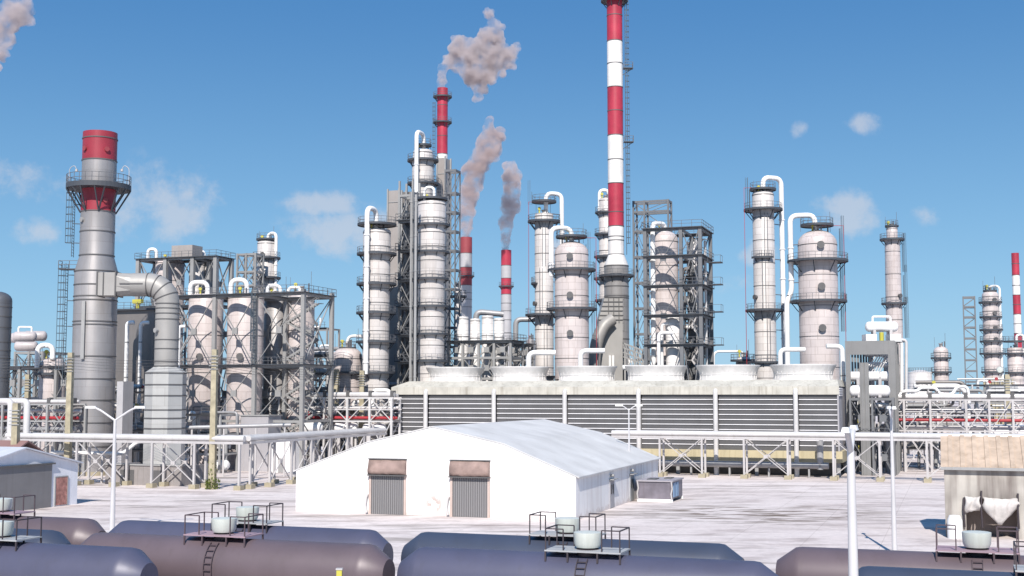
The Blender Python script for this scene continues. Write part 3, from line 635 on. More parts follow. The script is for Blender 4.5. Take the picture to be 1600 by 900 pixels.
# ---------------------------------------------------------------- cooling tower
def cooling_tower():
    Rr=at(1308,HOR,184); Zr=184.0
    s=along((Rr.x,Zr),615)      # negative: left end
    Ln=-s; Q=(Rr.x+UX*s, Zr+UY*s)
    t=thing('cooling_tower','long louvred cooling tower with six white fan stacks on its stained roof','cooling tower',(Q[0],Q[1],0),RZ)
    dp=17.5; bay=Ln/6; zb=2.1; zl=3.75; zt=12.05; zr=14.25
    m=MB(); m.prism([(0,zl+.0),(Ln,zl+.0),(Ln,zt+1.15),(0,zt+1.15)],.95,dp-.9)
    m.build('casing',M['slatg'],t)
    # end walls slightly proud
    for x0,x1,nm in ((-.22,0,'a'),(Ln,Ln+.22,'b')):
        m=MB(); m.hexa([(x0,-.15,3.72),(x1,-.15,3.72),(x1,dp+.15,3.72),(x0,dp+.15,3.72),(x0,-.15,zt+1.05),(x1,-.15,zt+1.05),(x1,dp+.15,zt+1.05),(x0,dp+.15,zt+1.05)]); ew=m.build('end_wall',M['endwall'],t)
        if nm=='b':
            for k in range(4):
                m=MB(); m.box(x1,x1+.12,.4,5.5,zt-.2+.33*k,zt-.02+.33*k); m.build('vent_slat',M['slatw'],ew)
    # basin on stub piers; a dark block paints in the shade of the gap beneath
    m=MB(); m.box(-.6,Ln+.6,-.35,dp+.4,zb,zl); m.build('basin',M['basin'],t)
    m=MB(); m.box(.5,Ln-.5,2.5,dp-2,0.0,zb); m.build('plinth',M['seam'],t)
    for i in range(13):
        m=MB(); x=i*Ln/12; m.box(x-.25,x+.25,.0,.5,0,zb); m.build('pier',M['steelM'],t)
    # fascia and chamfered roof edge with stains
    m=MB(); m.box(-.3,Ln+.3,-.28,.0,zt,zt+1.2); m.box(-.3,Ln+.3,dp,dp+.28,zt,zt+1.2)
    m.hexa([(-.3,-.28,zt+1.2),(Ln+.3,-.28,zt+1.2),(Ln+.3,dp+.28,zt+1.2),(-.3,dp+.28,zt+1.2),(-.3+2.2,1.9,zr),(Ln+.3-.4,1.9,zr),(Ln+.3-.4,dp-1.9,zr),(-.3+2.2,dp-1.9,zr)])
    m.build('roof',M['fascia'],t)
    for i in range(6):
        x0=0 if i==0 else bay*(i-.5); 
    edges=[0]+[bay*(i+.5) for i in range(6)]+[Ln]
    for i in range(7):
        x0=edges[i]+(.02 if i==0 else .42); x1=edges[i+1]-(.02 if i==6 else .42)
        m=MB(); n=11; st=(zt-zl)/n
        for k in range(n):
            z=zl+st*k
            # white lip
            if k: m.box(x0,x1,-.06,.03,z-.03,z+.09,0)
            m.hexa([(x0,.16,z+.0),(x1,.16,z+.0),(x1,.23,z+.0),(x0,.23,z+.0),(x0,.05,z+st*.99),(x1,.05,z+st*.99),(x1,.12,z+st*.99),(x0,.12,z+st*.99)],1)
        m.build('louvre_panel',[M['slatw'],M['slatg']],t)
    for i in range(6):
        x=bay*(i+.5)
        m=MB(); m.tube([(x,.1,zt+.75),(x,-.42,zt+.45),(x,-.42,zl-.6),(x,-.42,0.0)],.36,12,bend=.5); m.build('riser_pipe',M['pipe'],t)
        # hyperbolic fan stack
        cx=x+1.0*(1-i/5); cy=10.0
        pr=[(4.55,zr-.02),(4.45,zr+.5),(4.45,zr+.9),(4.6,zr+1.4),(4.85,zr+1.9),(5.05,zr+2.25),(5.08,zr+2.3),(5.08,zr+2.45),(4.96,zr+2.45),(4.92,zr+2.3),(4.70,zr+1.9),(4.45,zr+1.4),(4.32,zr+.9),(4.05,zr+.1)]
        m=MB(); m.lathe(pr,cx,cy,56)
        m.ring(cx,cy,zr+.95,4.46,.06,.10,56)
        for k in range(28):
            a=2*pi*k/28
            m.beam((cx+4.50*cos(a),cy+4.50*sin(a),zr+.1),(cx+4.47*cos(a),cy+4.47*sin(a),zr+.95),.07)
            m.beam((cx+4.50*cos(a),cy+4.50*sin(a),zr+1.0),(cx+4.60*cos(a),cy+4.60*sin(a),zr+1.4),.06)
        fs=m.build('fan_stack',M['fanw'],t)
        m=MB(); m.lathe([(0,zr+.75),(.7,zr+.75),(.7,zr+1.15),(0,zr+1.3)],cx,cy,16); m.build('fan_hub',M['steel'],fs)
        for k in range(6):
            a=2*pi*k/6+i; c,s_=cos(a),sin(a)
            m=MB(); q=[]
            for (rr_,ww,zz) in ((.6,.25,0),(4.0,.45,.12)):
                q.append((rr_,ww,zz))
            def P_(rr_,ww,zz): return (cx+rr_*c-ww*s_, cy+rr_*s_+ww*c, zr+.95+zz)
            m.hexa([P_(.6,-.25,-.12),P_(4,-.45,-.05),P_(4,.45,.05),P_(.6,.25,.08),P_(.6,-.25,-.08),P_(4,-.45,-.01),P_(4,.45,.09),P_(.6,.25,.12)]); m.build('fan_blade',M['steelL'],fs)
    # supply header low in front
    m=MB(); m.tube([(2,-2.2,1.75),(Ln-1.2,-2.2,1.75)],.48,14); hp=m.build('header_pipe',M['pipeg'],t)
    m=MB(); m.tube([(Ln-2.4,-2.2,1.2),(Ln-2.4,-2.2,5.3)],.48,14); m.tube([(Ln-2.4,-2.2,5.0),(Ln-2.4,.0,5.0)],.40,12); m.build('down_pipe',M['pipeg'],t)
    for i in range(12):
        x=4+i*(Ln-8)/11; m=MB(); m.box(x-.12,x+.12,-2.5,-1.9,0,1.3); m.build('pipe_support',M['steelM'],hp)
M['fanw']=paint('fan_stack_white',(.68,.665,.66),rough=.55,grime=.22,scale=1)
cooling_tower()
# ---------------------------------------------------------------- elevated pipelines on trestles
def trestle(name,label,cat,Q,rz,posts,x0,x1,depth,zp,braces,rp=.37,group=None,mat='pipe',steel='steelL',npipes=2,foot=True,beamh=.32,start_rows=(0,1)):
    t=thing(name,label,cat,(Q[0],Q[1],0),rz,group)
    bz=zp-rp-.02
    for i in range(npipes):
        y=depth*(.12+.76*i/max(1,npipes-1)) if npipes>1 else depth/2
        m=MB(); m.tube([(x0,y,zp),(x1,y,zp)],rp,14); 
        x=x0+6
        while x<x1: m.lathe([(rp+.05,-.06),(rp+.05,.06)],0,0,14,axis='x') if 0 else None; x+=6
        m.build('pipe',M[mat],t)
    for y in (0,depth):
        m=MB(); m.box(x0,x1,y-.1,y+.1,bz-beamh,bz); m.build('girder',M[steel],t)
    for i,x in enumerate(posts):
        for y in (0,depth):
            m=MB(); m.box(x-.14,x+.14,y-.14,y+.14,.55 if foot else 0,bz-beamh); p=m.build('post',M[steel],t)
            if foot:
                m=MB(); m.box(x-.5,x+.5,y-.5,y+.5,-.05,.56); m.build('footing',M['conc'],p)
        m=MB(); m.box(x-.1,x+.1,.14,depth-.14,bz-beamh*.9,bz-.02); m.build('cross_beam',M[steel],t)
    for (a,b) in braces:
        xa,xb=posts[a],posts[b]
        for y in (0,depth):
            m=MB(); z0=.75; z1=bz-beamh-.05; e=.02 if y==0 else -.02
            m.beam((xa+.14,y-e,z0),(xb-.14,y-e,z1),.16,.10); m.beam((xa+.14,y+.12*(-1 if y else 1),z1),(xb-.14,y+.12*(-1 if y else 1),z0),.16,.10)
            m.box((xa+xb)/2-.3,(xa+xb)/2+.3,y-.09,y+.15 if not y else y+.09,(z0+z1)/2-.22,(z0+z1)/2+.22)
            m.build('cross_brace',M[steel],t)
    return t
# right run, in front of the cooling tower
Bq=G(1161,747.7)
pr=[along(Bq,x) for x in (1030,1095.5,1161,1229,1300,1372,1445.6,1521,1600)]
trestle('pipe_trestle','pale elevated pipeline on braced trestle in front of the cooling tower','pipe trestle',Bq,RZ,pr,along(Bq,955),pr[-1]+14,2.6,6.35,[(0,1),(2,3),(4,5),(6,7)],group='elevated pipelines on trestles')
# left run and its return leg
Cq=G(376,766)
pl=[along(Cq,x) for x in (6,64,122.7,182,240,306,376)]
trestle('pipe_trestle','pale elevated pipeline on braced trestle crossing below the grey chimney','pipe trestle',Cq,RZ,pl,along(Cq,10),0.25,2.6,6.45,[(0,1),(2,3),(4,5)],group='elevated pipelines on trestles')
Dq=(Cq.x+VX*1.0+UX*.4, Cq.y+VY*1.0+UY*.4)
trestle('pipe_trestle','elevated pipeline leg running back from the corner towards the cooling tower','pipe trestle',(Dq[0]+UX*0,Dq[1]),RZ+pi/2,[5.4,11.0,16.5,22,27.5,33,38.5],0.5,41,2.6,6.45,[(0,1),(2,3),(4,5)],group='elevated pipelines on trestles')
# pair of tall white pipes at the left end
q=along(Cq,17.5)
for px,lab in ((17,'left'),(42.5,'right')):
    Y=Cq.y-.1+UY*q; p=at(px,640,Y+.6)
    t=thing('riser_pipe',('tall white riser pipe rising from the trestle left of the yellow pole' if lab=='left' else 'tall white riser pipe rising from the trestle right of the yellow pole'),'riser pipe',(p.x,p.y,0),RZ,'white riser pipes at the left end of the trestle')
    zt=Za(627,p.y)
    m=MB(); m.tube([(0,0,0.0),(0,0,zt),(-4.5,0,zt)],.44,14,bend=.7); m.build('pipe',M['pipe'],t)
    m=MB(); m.lathe([(.55,0),(.55,.2),(.44,.2)],0,0,14); m.build('base_flange',M['steelM'],t)
# ---------------------------------------------------------------- trussed pipe bridges
def pipe_bridge(label,B,posts,zt,zb,x0,x1,depth=3.2,legs=None,steel='steelL',redz=None,extra=(),leg_every=1,topr=.42,yell=0):
    t=thing('pipe_bridge',label,'pipe bridge',(B[0],B[1],0),RZ,'trussed pipe bridges')
    for y in (0,depth):
        m=MB(); m.box(x0,x1,y-.12,y+.12,zt-.12,zt+.12); m.box(x0,x1,y-.12,y+.12,zb-.12,zb+.12); zm=(zt+zb)/2
        m.box(x0,x1,y-.08,y+.08,zm-.08,zm+.08); m.build('chord',M[steel],t)
        for i,x in enumerate(posts):
            m=MB(); m.box(x-.16,x+.16,y-.16,y+.16,0 if i%leg_every==0 else zb+.12,zt-.12); m.build('post',M[steel],t)
        for i in range(len(posts)-1):
            a,b=posts[i],posts[i+1]; m=MB()
            if i%2==0 or True:
                m.beam((a+.16,y,zb+.15),(b-.16,y,zt-.15),.17,.12)
                if (i%3)!=1: m.beam((a+.16,y+.11,zt-.15),(b-.16,y+.11,zb+.15),.17,.12)
            if i%2==1:
                m.build('cross_brace',M[steel],t); m=MB()
                m.beam((a+.16,y,.6),(b-.16,y,zb-.15),.15,.12); m.beam((a+.16,y+.11,zb-.15),(b-.16,y+.11,.6),.15,.12)
            m.build('cross_brace',M[steel],t)
    m=MB(); m.tube([(x0,.5,zt+.12+topr),(x1,.5,zt+.12+topr)],topr,12); tp=m.build('pipe',M['pipe'],t)
    for x in posts:
        m=MB(); m.box(x-.28,x+.28,.5-topr-.08,.5+topr+.08,zt+.12,zt+.2+2*topr+.15); m.build('clamp',M['seam'],tp)
    m=MB(); m.tube([(x0,1.8,zt+.4),(x1,1.8,zt+.4)],.28,10); m.build('pipe',M['pipe'],t)
    if redz:
        m=MB(); m.tube([(x0,.55,redz),(x1,.55,redz)],.26,10); m.build('pipe',M['redp'],t)['label']='red pipe along the lower chord'
        m=MB(); m.tube([(x0,1.6,redz),(x1,1.6,redz)],.22,10); m.build('pipe',M['redp'],t)['label']='second red pipe behind'
    for (z,y,r,mm) in extra:
        m=MB(); m.tube([(x0,y,z),(x1,y,z)],r,10); m.build('pipe',M[mm],t)
    return t
Bl=at(612,HOR,203)
pb=[along(Bl,x) for x in (402,436.5,471.5,507,543,578,612)]
pipe_bridge('white trussed pipe bridge with red pipes left of the cooling tower',Bl,pb,11.5,7.7,pb[0]-2,pb[-1]+.3,redz=8.25,extra=((9.9,2.2,.25,'pipe'),(9.85,.9,.18,'pipe'),(8.1,2.6,.3,'pipeg')),steel='pipe')
Br=at(1453,HOR,196)
pb=[along(Br,x) for x in (1372,1412,1453,1509,1545,1582,1622)]
pipe_bridge('white trussed pipe bridge with long red pipes right of the cooling tower',Br,pb,11.2,6.4,pb[0],pb[-1]+6,redz=8.1,extra=((9.6,2.2,.25,'pipe'),(9.3,.9,.16,'pipeg'),(6.9,2.4,.3,'pipe')),steel='steelL')
Be=at(45,HOR,186)
pb=[along(Be,x) for x in (-30,5,40,75,112)]
pipe_bridge('grey trussed pipe bridge behind the white riser pipes at the left edge',Be,pb,10.6,5.6,pb[0],pb[-1],redz=8.6,extra=((9.6,2.2,.25,'pipe'),(7,1,.35,'pipeg')),steel='steelM',topr=.3)
# ---------------------------------------------------------------- lamps
def lamp_post(label,px,py,zt,arms=True,r0=.19,r1=.085,ang=0,arm=3.2,H=None,Q=None):
    g_=Q or G(px,py)
    t=thing('lamp_post',label,'lamp post',(g_[0],g_[1],0),ang,'yard lamp posts')
    m=MB(); m.lathe([(r0*1.9,0),(r0*1.9,.12),(r0,.16),(r1,zt)],0,0,16); m.build('pole',M['lamp'],t)
    for s in (-1,1):
        m=MB(); m.tube([(0,0,zt-.05),(s*arm*.62,0,zt+arm*.40),(s*arm*.84,0,zt+arm*.50)],r1*.8,8,bend=.4); a=m.build('arm',M['lamp'],t)
        m=MB(); x=s*arm*.84
        m.hexa([(min(x,x+s*.9),-.16,zt+arm*.49),(max(x,x+s*.9),-.16,zt+arm*.49),(max(x,x+s*.9),.16,zt+arm*.49),(min(x,x+s*.9),.16,zt+arm*.49),(min(x,x+s*.85),-.11,zt+arm*.49+.2),(max(x,x+s*.85),-.11,zt+arm*.49+.2),(max(x,x+s*.85),.11,zt+arm*.49+.2),(min(x,x+s*.85),.11,zt+arm*.49+.2)]); m.build('lamp_head',M['white'],a)
    return t
M['lamp']=paint('lamp_pole_paint',(.58,.57,.58),rough=.45,grime=.15,metal=.1)
g_=G(175,833)
lamp_post('white two-armed lamp post standing in front of the grey chimney',175,833,Za(656,g_.y),r0=.24,r1=.12,arm=2.05)
lamp_post('slim distant two-armed lamp post against the cooling tower louvres',983,0,10.2,Q=at(983,700,152),r0=.16,r1=.08,arm=.9)
lamp_post('white lamp post seen between the right trestle posts and brown tank car',1398,866,Za(652,G(1398,866).y),r0=.20,r1=.10,ang=R(80),arm=1.3)
lamp_post('thickest white lamp post, rising nearest the viewer over the tank cars',1330,0,Za(704,50),Q=(at(1329,700,50)),r0=.24,r1=.15,ang=R(70),arm=1.55)
lamp_post('thin lamp post standing on the far road right of the cooling tower',1428,718,11.6,r0=.12,r1=.07,arm=.9,ang=R(60))
# ---------------------------------------------------------------- wooden poles and wires
def pole(label,px,ptop,Y,w,vine=False,arm=False):
    p=at(px,ptop,Y)
    t=thing('utility_pole',label,'utility pole',(p.x,Y,0),R(-8),'yellowish wooden utility poles')
    m=MB(); a=w/2; m.hexa([(-a,-a,0),(a,-a,0),(a,a,0),(-a,a,0),(-a*.8,-a*.8,p.z),(a*.8,-a*.8,p.z),(a*.8,a*.8,p.z),(-a*.8,a*.8,p.z)]); m.build('shaft',M['wood'],t)
    m=MB()
    for k in range(5): m.box(-a*1.5,a*1.5,-a*.95-.08,-a*.95,p.z-.9-.42*k,p.z-.8-.42*k)
    m.build('insulator_bar',M['steelM'],t)
    if vine:
        m=MB(); rr=random.Random(3)
        for k in range(420):
            z=abs(rr.gauss(0,1.0))*1.3; an=rr.uniform(0,2*pi); rad=rr.uniform(.3,.55)*(1.8 if z<1.2 else 1)
            if z>4: continue
            x,y=rad*cos(an),rad*sin(an); s=rr.uniform(.06,.15); nx=Vector((rr.uniform(-1,1),rr.uniform(-1,1),rr.uniform(-1,1))).normalized(); u_=nx.orthogonal().normalized()*s; v_=nx.cross(u_)
            b=len(m.v); c=Vector((x,y,z+.05))
            m.v += [tuple(c-u_),tuple(c-v_),tuple(c+u_),tuple(c+v_)]; m.face([b,b+1,b+2,b+3])
        m.build('vine',M['ivy'],t)
    return t
PL=[(111,551,171,.85),(336,546,161,.82),(525,577,188,.8),(565,579,200,.6)]
pole('tall yellowish pole in front of the grey chimney base',111,551,171,.82)
pole('tall yellowish pole with green vine at its foot left of the pipeline corner',336,546,161,.80,vine=True)
pole('yellowish pole behind the white pipe bridge before the round vessel',526,577,215,.95)
pole('short yellowish pole at the left end of the cooling tower fans',566,579,212,.9)
pole('yellowish pole between the two white riser pipes',26,630,149,.85)
pole('distant yellowish pole behind the trussed bridge near the right edge',1573,585,204,.85)
pole('thin yellowish pole before the second white vessel',401,582,212,.8)
pole('yellowish pole at the left under the vessel deck',44,585,196,.8)
wp=[(-160,575,175),(111,0,171),(336,0,161),(526,0,206),(566,0,212)]
for k in range(5):
    m=MB(); pts=[]
    ys=[562,558,557,579,581]
    prevp=None
    for (px,_,Y),y0 in zip(wp,ys):
        p=at(px,y0+4.5*k*(.8 if Y>200 else 1),Y-.5)
        if prevp is not None:
            n=8
            for j in range(n): 
                u=j/n; q=prevp.lerp(p,u); q.z-=1.0*4*u*(1-u)*.5; pts.append(q)
        prevp=p
    pts.append(prevp)
    m.tube(pts,.028,4); tag(m.build('power_wire',M['wire']if 'wire' in M else M['steelM']),['topmost','second from top','third from top','fourth from top','lowest'][k]+' of the thin wires strung between the yellowish poles','wire','wires strung between the poles')
# small white block building and grey cabinets by the left bridge
def small_block(name,label,px0,px1,pyt,pyb,Y,mat,roofm='steelM',dp=4):
    a=at(px0,pyt,Y); 
    x1=along((a.x,Y),px1); zt=a.z; zb=0 if pyb is None else max(0,at(px0,pyb,Y).z)
    t=thing(name,label,'block building',(a.x,Y,0),RZ)
    m=MB(); m.box(0,x1,0,dp,zb if zb<1 else 0,zt); m.build('wall',M[mat],t)
    m=MB(); m.box(-.15,x1+.15,-.15,dp+.15,zt,zt+.18); m.build('roof',M[roofm],t)
    m=MB(); m.box(x1*.35,x1*.35+1,-.06,.05,.05,2.2); m.build('door',M['steelM'],t)
small_block('pump_house','small white block building seen through the left return pipeline',424,458,680,724,196,'white')
small_block('switch_house','light grey flat-roofed switch house beneath the left pipe bridge',376,420,650,None,199,'endwall')
small_block('meter_house','white flat-roofed box building at the left end of the pipe bridge',350,376,624,None,208,'white')
# ---------------------------------------------------------------- process columns
def add_rail(m,cx,cy,z,r,h=1.1,n=20,a0=0,a1=2*pi,t=.05):
    full=abs(a1-a0-2*pi)<1e-6
    K=n if full else n+1
    P=[(cx+r*cos(a0+(a1-a0)*k/n),cy+r*sin(a0+(a1-a0)*k/n)) for k in range(K)]
    for (x,y) in P: m.box(x-t/2,x+t/2,y-t/2,y+t/2,z,z+h)
    for dz in (h*.5,h):
        for k in range(n): 
            a=P[k]; b=P[(k+1)%K]; m.beam((a[0],a[1],z+dz),(b[0],b[1],z+dz),t)
def platform(t,cx,cy,z,ri,ro,a0=0,a1=2*pi,brackets=True,rail=True,bh=None,n=36):
    """round walkway with its own rail and brackets"""
    full=abs(a1-a0-2*pi)<1e-6
    m=MB(); m.lathe([(ri,z),(ro,z),(ro,z+.16),(ri,z+.16),(ri,z)],cx,cy,n,a0=a0,a1=a1,smooth=False)
    m.lathe([(ro-.02,z-.12),(ro+.06,z-.12),(ro+.06,z+.26),(ro-.02,z+.26)],cx,cy,n,a0=a0,a1=a1,smooth=False)
    if not full:
        for a in (a0,a1): m.beam((cx+ri*cos(a),cy+ri*sin(a),z+.08),(cx+ro*cos(a),cy+ro*sin(a),z+.08),.06,.2)
    p=t_part=m.build('platform',M['dark'],t)
    if rail:
        m=MB(); add_rail(m,cx,cy,z+.16,ro-.03,1.1,max(10,int(ro*6*(a1-a0)/(2*pi))),a0,a1,.055); m.build('railing',M['steelD'],p)
    if brackets:
        nb=max(3,int(8*(a1-a0)/(2*pi))); bh=bh or min(1.9,(ro-ri)*1.15)
        for k in range(nb):
            a=a0+(a1-a0)*(k+.5)/nb; m=MB(); m.beam((cx+(ri+.05)*cos(a),cy+(ri+.05)*sin(a),z-bh),(cx+(ro-.1)*cos(a),cy+(ro-.1)*sin(a),z),.13); m.build('bracket',M['dark'],p)
    return p
M['steelD']=paint('steel_rail_dark',(.11,.115,.13),rough=.6,grime=.2)
M['cage']=paint('ladder_blue_grey',(.06,.085,.11),rough=.6,grime=.2)
M['shellw']=shell_mat('clad_bright_white',(.74,.72,.71),grime=.25)
def ladder(t,x,y,z0,z1,ang,w=.55,cage=True,mat='cage'):
    """caged ladder; ang = direction it faces (outwards)"""
    m=MB(); c,s=cos(ang),sin(ang); tx,ty=-s,c
    for k in (-1,1): m.beam((x+tx*w/2*k,y+ty*w/2*k,z0),(x+tx*w/2*k,y+ty*w/2*k,z1),.08)
    z=z0+.2
    while z<z1: m.beam((x-tx*w/2,y-ty*w/2,z),(x+tx*w/2,y+ty*w/2,z),.055); z+=.45
    o=m.build('ladder',M[mat],t)
    if cage:
        m=MB(); z=z0+2.2; hoop=[]
        P=[(x+tx*w*.65*cos(a)+c*w*1.3*sin(a), y+ty*w*.65*cos(a)+s*w*1.3*sin(a)) for a in [pi*k/6 for k in range(7)]]
        while z<z1:
            for k in range(6): m.beam((*P[k],z),(*P[k+1],z),.08)
            z+=1.1
        for k in (1,3,5): m.beam((*P[k],z0+2.2),(*P[k],z1),.065)
        if m.v: m.build('ladder_cage',M[mat],o)
    return o
def manway(t,cx,cy,r,z,ang,rr=.48,mat='seam'):
    c,s=cos(ang),sin(ang)
    m=MB(); m.tube([(cx+c*(r-.1),cy+s*(r-.1),z),(cx+c*(r+.42),cy+s*(r+.42),z)],rr,16)
    m.tube([(cx+c*(r+.42),cy+s*(r+.42),z),(cx+c*(r+.54),cy+s*(r+.54),z)],rr*1.2,16)
    return m.build('manway',M[mat],t)
FR=-pi/2
def column(label,px,ytop,rpx,Y,dome='dome',plats=(),shell='shell',manw=(),loop=None,rings='auto',red=None,lad=None,ladfront=None,zb=0,yref=None,top=True,
           name='process_column',cat='process column',grp='process columns',vent=False,yellow=True,ringstep=3.6,sects=None,mwang=FR,mast=True):
    """px: image column of the axis, ytop: where the straight shell ends; plats: (y,halfwidth_px[,a0,a1]); all turned into metres at distance Y"""
    p=at(px,ytop,Y); X=p.x; zt=p.z; k=(at(px+rpx,ytop,Y).x-at(px-rpx,ytop,Y).x)/2; r=k
    pm=r/rpx
    t=thing(name,label,cat,(X,Y,0),0,grp)
    Z=lambda y: at(px,y,Y).z
    prof=[(r,zb),(r,zt)]; mats=[0]
    if sects:          # [(y_bottom, rpx)...] from the bottom up
        prof=[]; 
        for i,(yb,rp) in enumerate(sects): prof.append((rp*pm, zb if yb is None else Z(yb)))
    if dome=='dome':
        rt=prof[-1][0]; z0=prof[-1][1]
        prof += [(rt*cos(a),z0+rt*.72*sin(a)) for a in [R(d) for d in (15,30,45,60,75,88)]]; hd=rt*.72
    elif dome=='cone':
        rt=prof[-1][0]; z0=prof[-1][1]; prof += [(rt*.35,z0+rt*.35),(rt*.3,z0+rt*.35)]; hd=rt*.35
    else:
        rt=prof[-1][0]; z0=prof[-1][1]; prof += [(rt*.93,z0+rt*.12),(.01,z0+rt*.18)]; hd=rt*.15
    m=MB(); m.lathe(prof,0,0,40)
    zr=max(zb,Z(605))
    def rad(z):
        for i in range(len(prof)-1):
            if prof[i][1]<=z<=prof[i+1][1] and prof[i+1][1]>prof[i][1]: 
                u=(z-prof[i][1])/(prof[i+1][1]-prof[i][1]); return prof[i][0]+(prof[i+1][0]-prof[i][0])*u
        return r
    zz=z0-.3
    if rings=='auto':
        while zz>zb+1: m.ring(0,0,zz,rad(zz),.05,.10,36,1); zz-=ringstep
    else:
        for y in rings: m.ring(0,0,Z(y),rad(Z(y)),.05,.13,36,1)
    m.build('shell',[M[shell],M['seam']],t)
    zs=z0+hd
    for pl in plats:
        y,hw=pl[0],pl[1]; a0,a1=(pl[2],pl[3]) if len(pl)>3 else (0,2*pi)
        z=Z(y)
        ri=rad(z)+.02 if z<z0 else .2
        platform(t,0,0,z,ri,max(hw*pm,ri+.6),a0,a1,brackets=z<z0)
    for y in manw: manway(t,0,0,rad(Z(y)),Z(y),mwang,rr=max(.38,min(.62,r*.16)))
    if top:
        m=MB(); m.lathe([(.34,zs-.4),(.34,zs+.5),(.5,zs+.5),(.5,zs+.7),(0,zs+.7)],0,0,14); nz=m.build('top_nozzle',M['shellg'],t)
        if yellow and r>1: 
            m=MB(); m.tube([(-.9,-.5,zs-.2),(-.9,-.5,zs+.9)],.15,8); m.tube([(-.9,-.75,zs+.9),(-.9,-.25,zs+.9)],.30,10); m.build('valve',M['yellow'],t)
        if mast:
            m=MB(); m.beam((r*.7,.2,zs-.3),(r*.7,.2,zs+3.2),.06); m.build('lightning_rod',M['steelD'],t)
            m=MB(); m.beam((-r*.85,.1,zs-.3),(-r*.85,.1,zs+2.2),.05); m.build('lightning_rod',M['steelD'],t)
        m=MB()
        rr=random.Random(int(px)); 
        for q in range(4):
            a=rr.uniform(0,2*pi); x,y=r*.55*cos(a),r*.55*sin(a); m.tube([(x,y,zs-.6),(x,y,zs+rr.uniform(.3,1.2))],.13,7)
        m.build('nozzle_cluster',M['steelD'],t)
    if loop:   # dict(x0,yt,x1,yb[,yoff,rp,mat])
        xa=(at(loop['x0'],loop['yt'],Y).x-X); xb=(at(loop['x1'],loop['yt'],Y).x-X); zl=Z(loop['yt']); ze=Z(loop['yb']); yo=loop.get('yo',0)
        rp=loop.get('rp',5)*pm*.86; ys=loop.get('ys',0)
        pts=[(xa,ys,zs-.4),(xa,ys,zl),(xb,yo,zl),(xb,yo,ze)]+[ (at(q[0],q[1],Y).x-X,yo,Z(q[1])) for q in loop.get('more',())]
        m=MB(); m.tube(pts,rp,12,bend=max(1.2,3.0*rp),seg=6)
        zf=ze+2.0
        while zf<zl-3.5: m.lathe([(rp-.02,zf-.09),(rp*1.22+.03,zf-.09),(rp*1.22+.03,zf+.09),(rp-.02,zf+.09)],xb,yo,12,smooth=False); zf+=5.5
        m.build('overhead_pipe',M[loop.get('mat','white')],t)
        m=MB()
        if abs(xb)>0: 
            z=ze+1.5
            while z<zl-3: m.beam((xb,yo,z),((r*.95*(1 if xb>0 else -1) if abs(xb)>r else xb*.9),min(0,yo*.5),z),.14); z+=6.5
        if m.v: m.build('pipe_bracket',M['steelD'],t)
    if red:   # thin red riser: (x,ytop,ybottom)
        x=at(red[0],red[1],Y).x-X; s=1 if x>0 else -1
        m=MB(); m.tube([(s*r*.2,-.3,Z(red[1])),(x,-.3,Z(red[1])),(x,-.3,Z(red[2]))],.055,6); m.build('red_riser',M['redp'],t)
    if lad:   # side ladders: list of (side,yb,yt)
        for (sd_,yb,yt) in lad: ladder(t,sd_*(rad(Z(yb))+.55),-.15,Z(yb),Z(yt),0 if sd_>0 else pi)
    if ladfront:
        for (dx,yb,yt) in ladfront:
            x=dx*r; y=-math.sqrt(max(0,1-dx*dx))*r-.35; ladder(t,x,y,Z(yb),Z(yt),FR,cage=False,mat='steelD')
    return t
FP=2*pi
column('slender white column with a pipe loop, left of the wide domed column at centre',850,336,14.5,236,'flat',[(316,19),(347,25),(444,20,pi*.75,pi*1.25),(493,29)],loop=dict(x0=853,yt=302,x1=878,yb=560,rp=4,yo=1),red=(826,316,580),manw=(475,),mwang=R(-150),ladfront=[(-.05,350,415),(-.35,420,490),(.1,500,575)],lad=[(-1,300,320)])
column('wide domed column with three manholes behind the third and fourth fan stacks',893,396,26.5,216,'dome',[(371,24),(423,37),(484,39)],shell='shell2',loop=dict(x0=893,yt=357,x1=861,yb=432,rp=4.5,yo=-1),red=(931,372,580),manw=(403,463,522),mwang=R(-98),lad=[(1,382,423),(1,428,484),(1,490,530)])
column('thin pale column partly hidden behind the tallest striped stack',947,312,11.5,265,'flat',[(333,17),(367,18),(402,19),(436,20),(470,18)],loop=dict(x0=951,yt=297,x1=936.5,yb=340,rp=3))
column('slender tall column with tall pipe loop and front ladder, right of centre',1192,303,16.6,228,'flat',[(297,20),(329,29.5),(404,13,R(200),R(300)),(486,29.5),(567,18)],loop=dict(x0=1192,yt=277,x1=1223,yb=640,rp=4.5,yo=1.5),red=(1162,294,580),manw=(465,),mwang=R(-150),ladfront=[(.0,335,402),(-.25,410,484),(.1,492,565)],lad=[(-1,296,326)],ringstep=4.2)
column('fat domed column with three manholes between cooling tower fans at the right',1277,381,30,212,'dome',[(353,25),(409,46),(472,43)],shell='shell2',loop=dict(x0=1273,yt=336,x1=1236,yb=455,rp=4.7,yo=.8,more=[(1231,470),(1233,640)]),red=(1317,353,575),manw=(386,450,514),mwang=R(-95),lad=[(1,357,400),(1,415,470),(1,476,518)],ringstep=5.2)
column('slim column with antenna cap standing alone left of the storage tank',1394,374,11.5,262,'flat',[(354,10),(375,18.5),(475,18.5)],shell='shell2',manw=(463,),mwang=R(-65),lad=[(1,380,425),(1,430,474),(1,480,528)],sects=[(None,12.6),(475,12.4),(400,11.5),(374,11.5),(372,8.5),(356,8.5)],ringstep=4.8)
column('small squat domed column right of the round storage tank',1470,549,11,300,'dome',[(560,13.5),(582,13.5)],shell='shell2',yellow=False,ringstep=4)
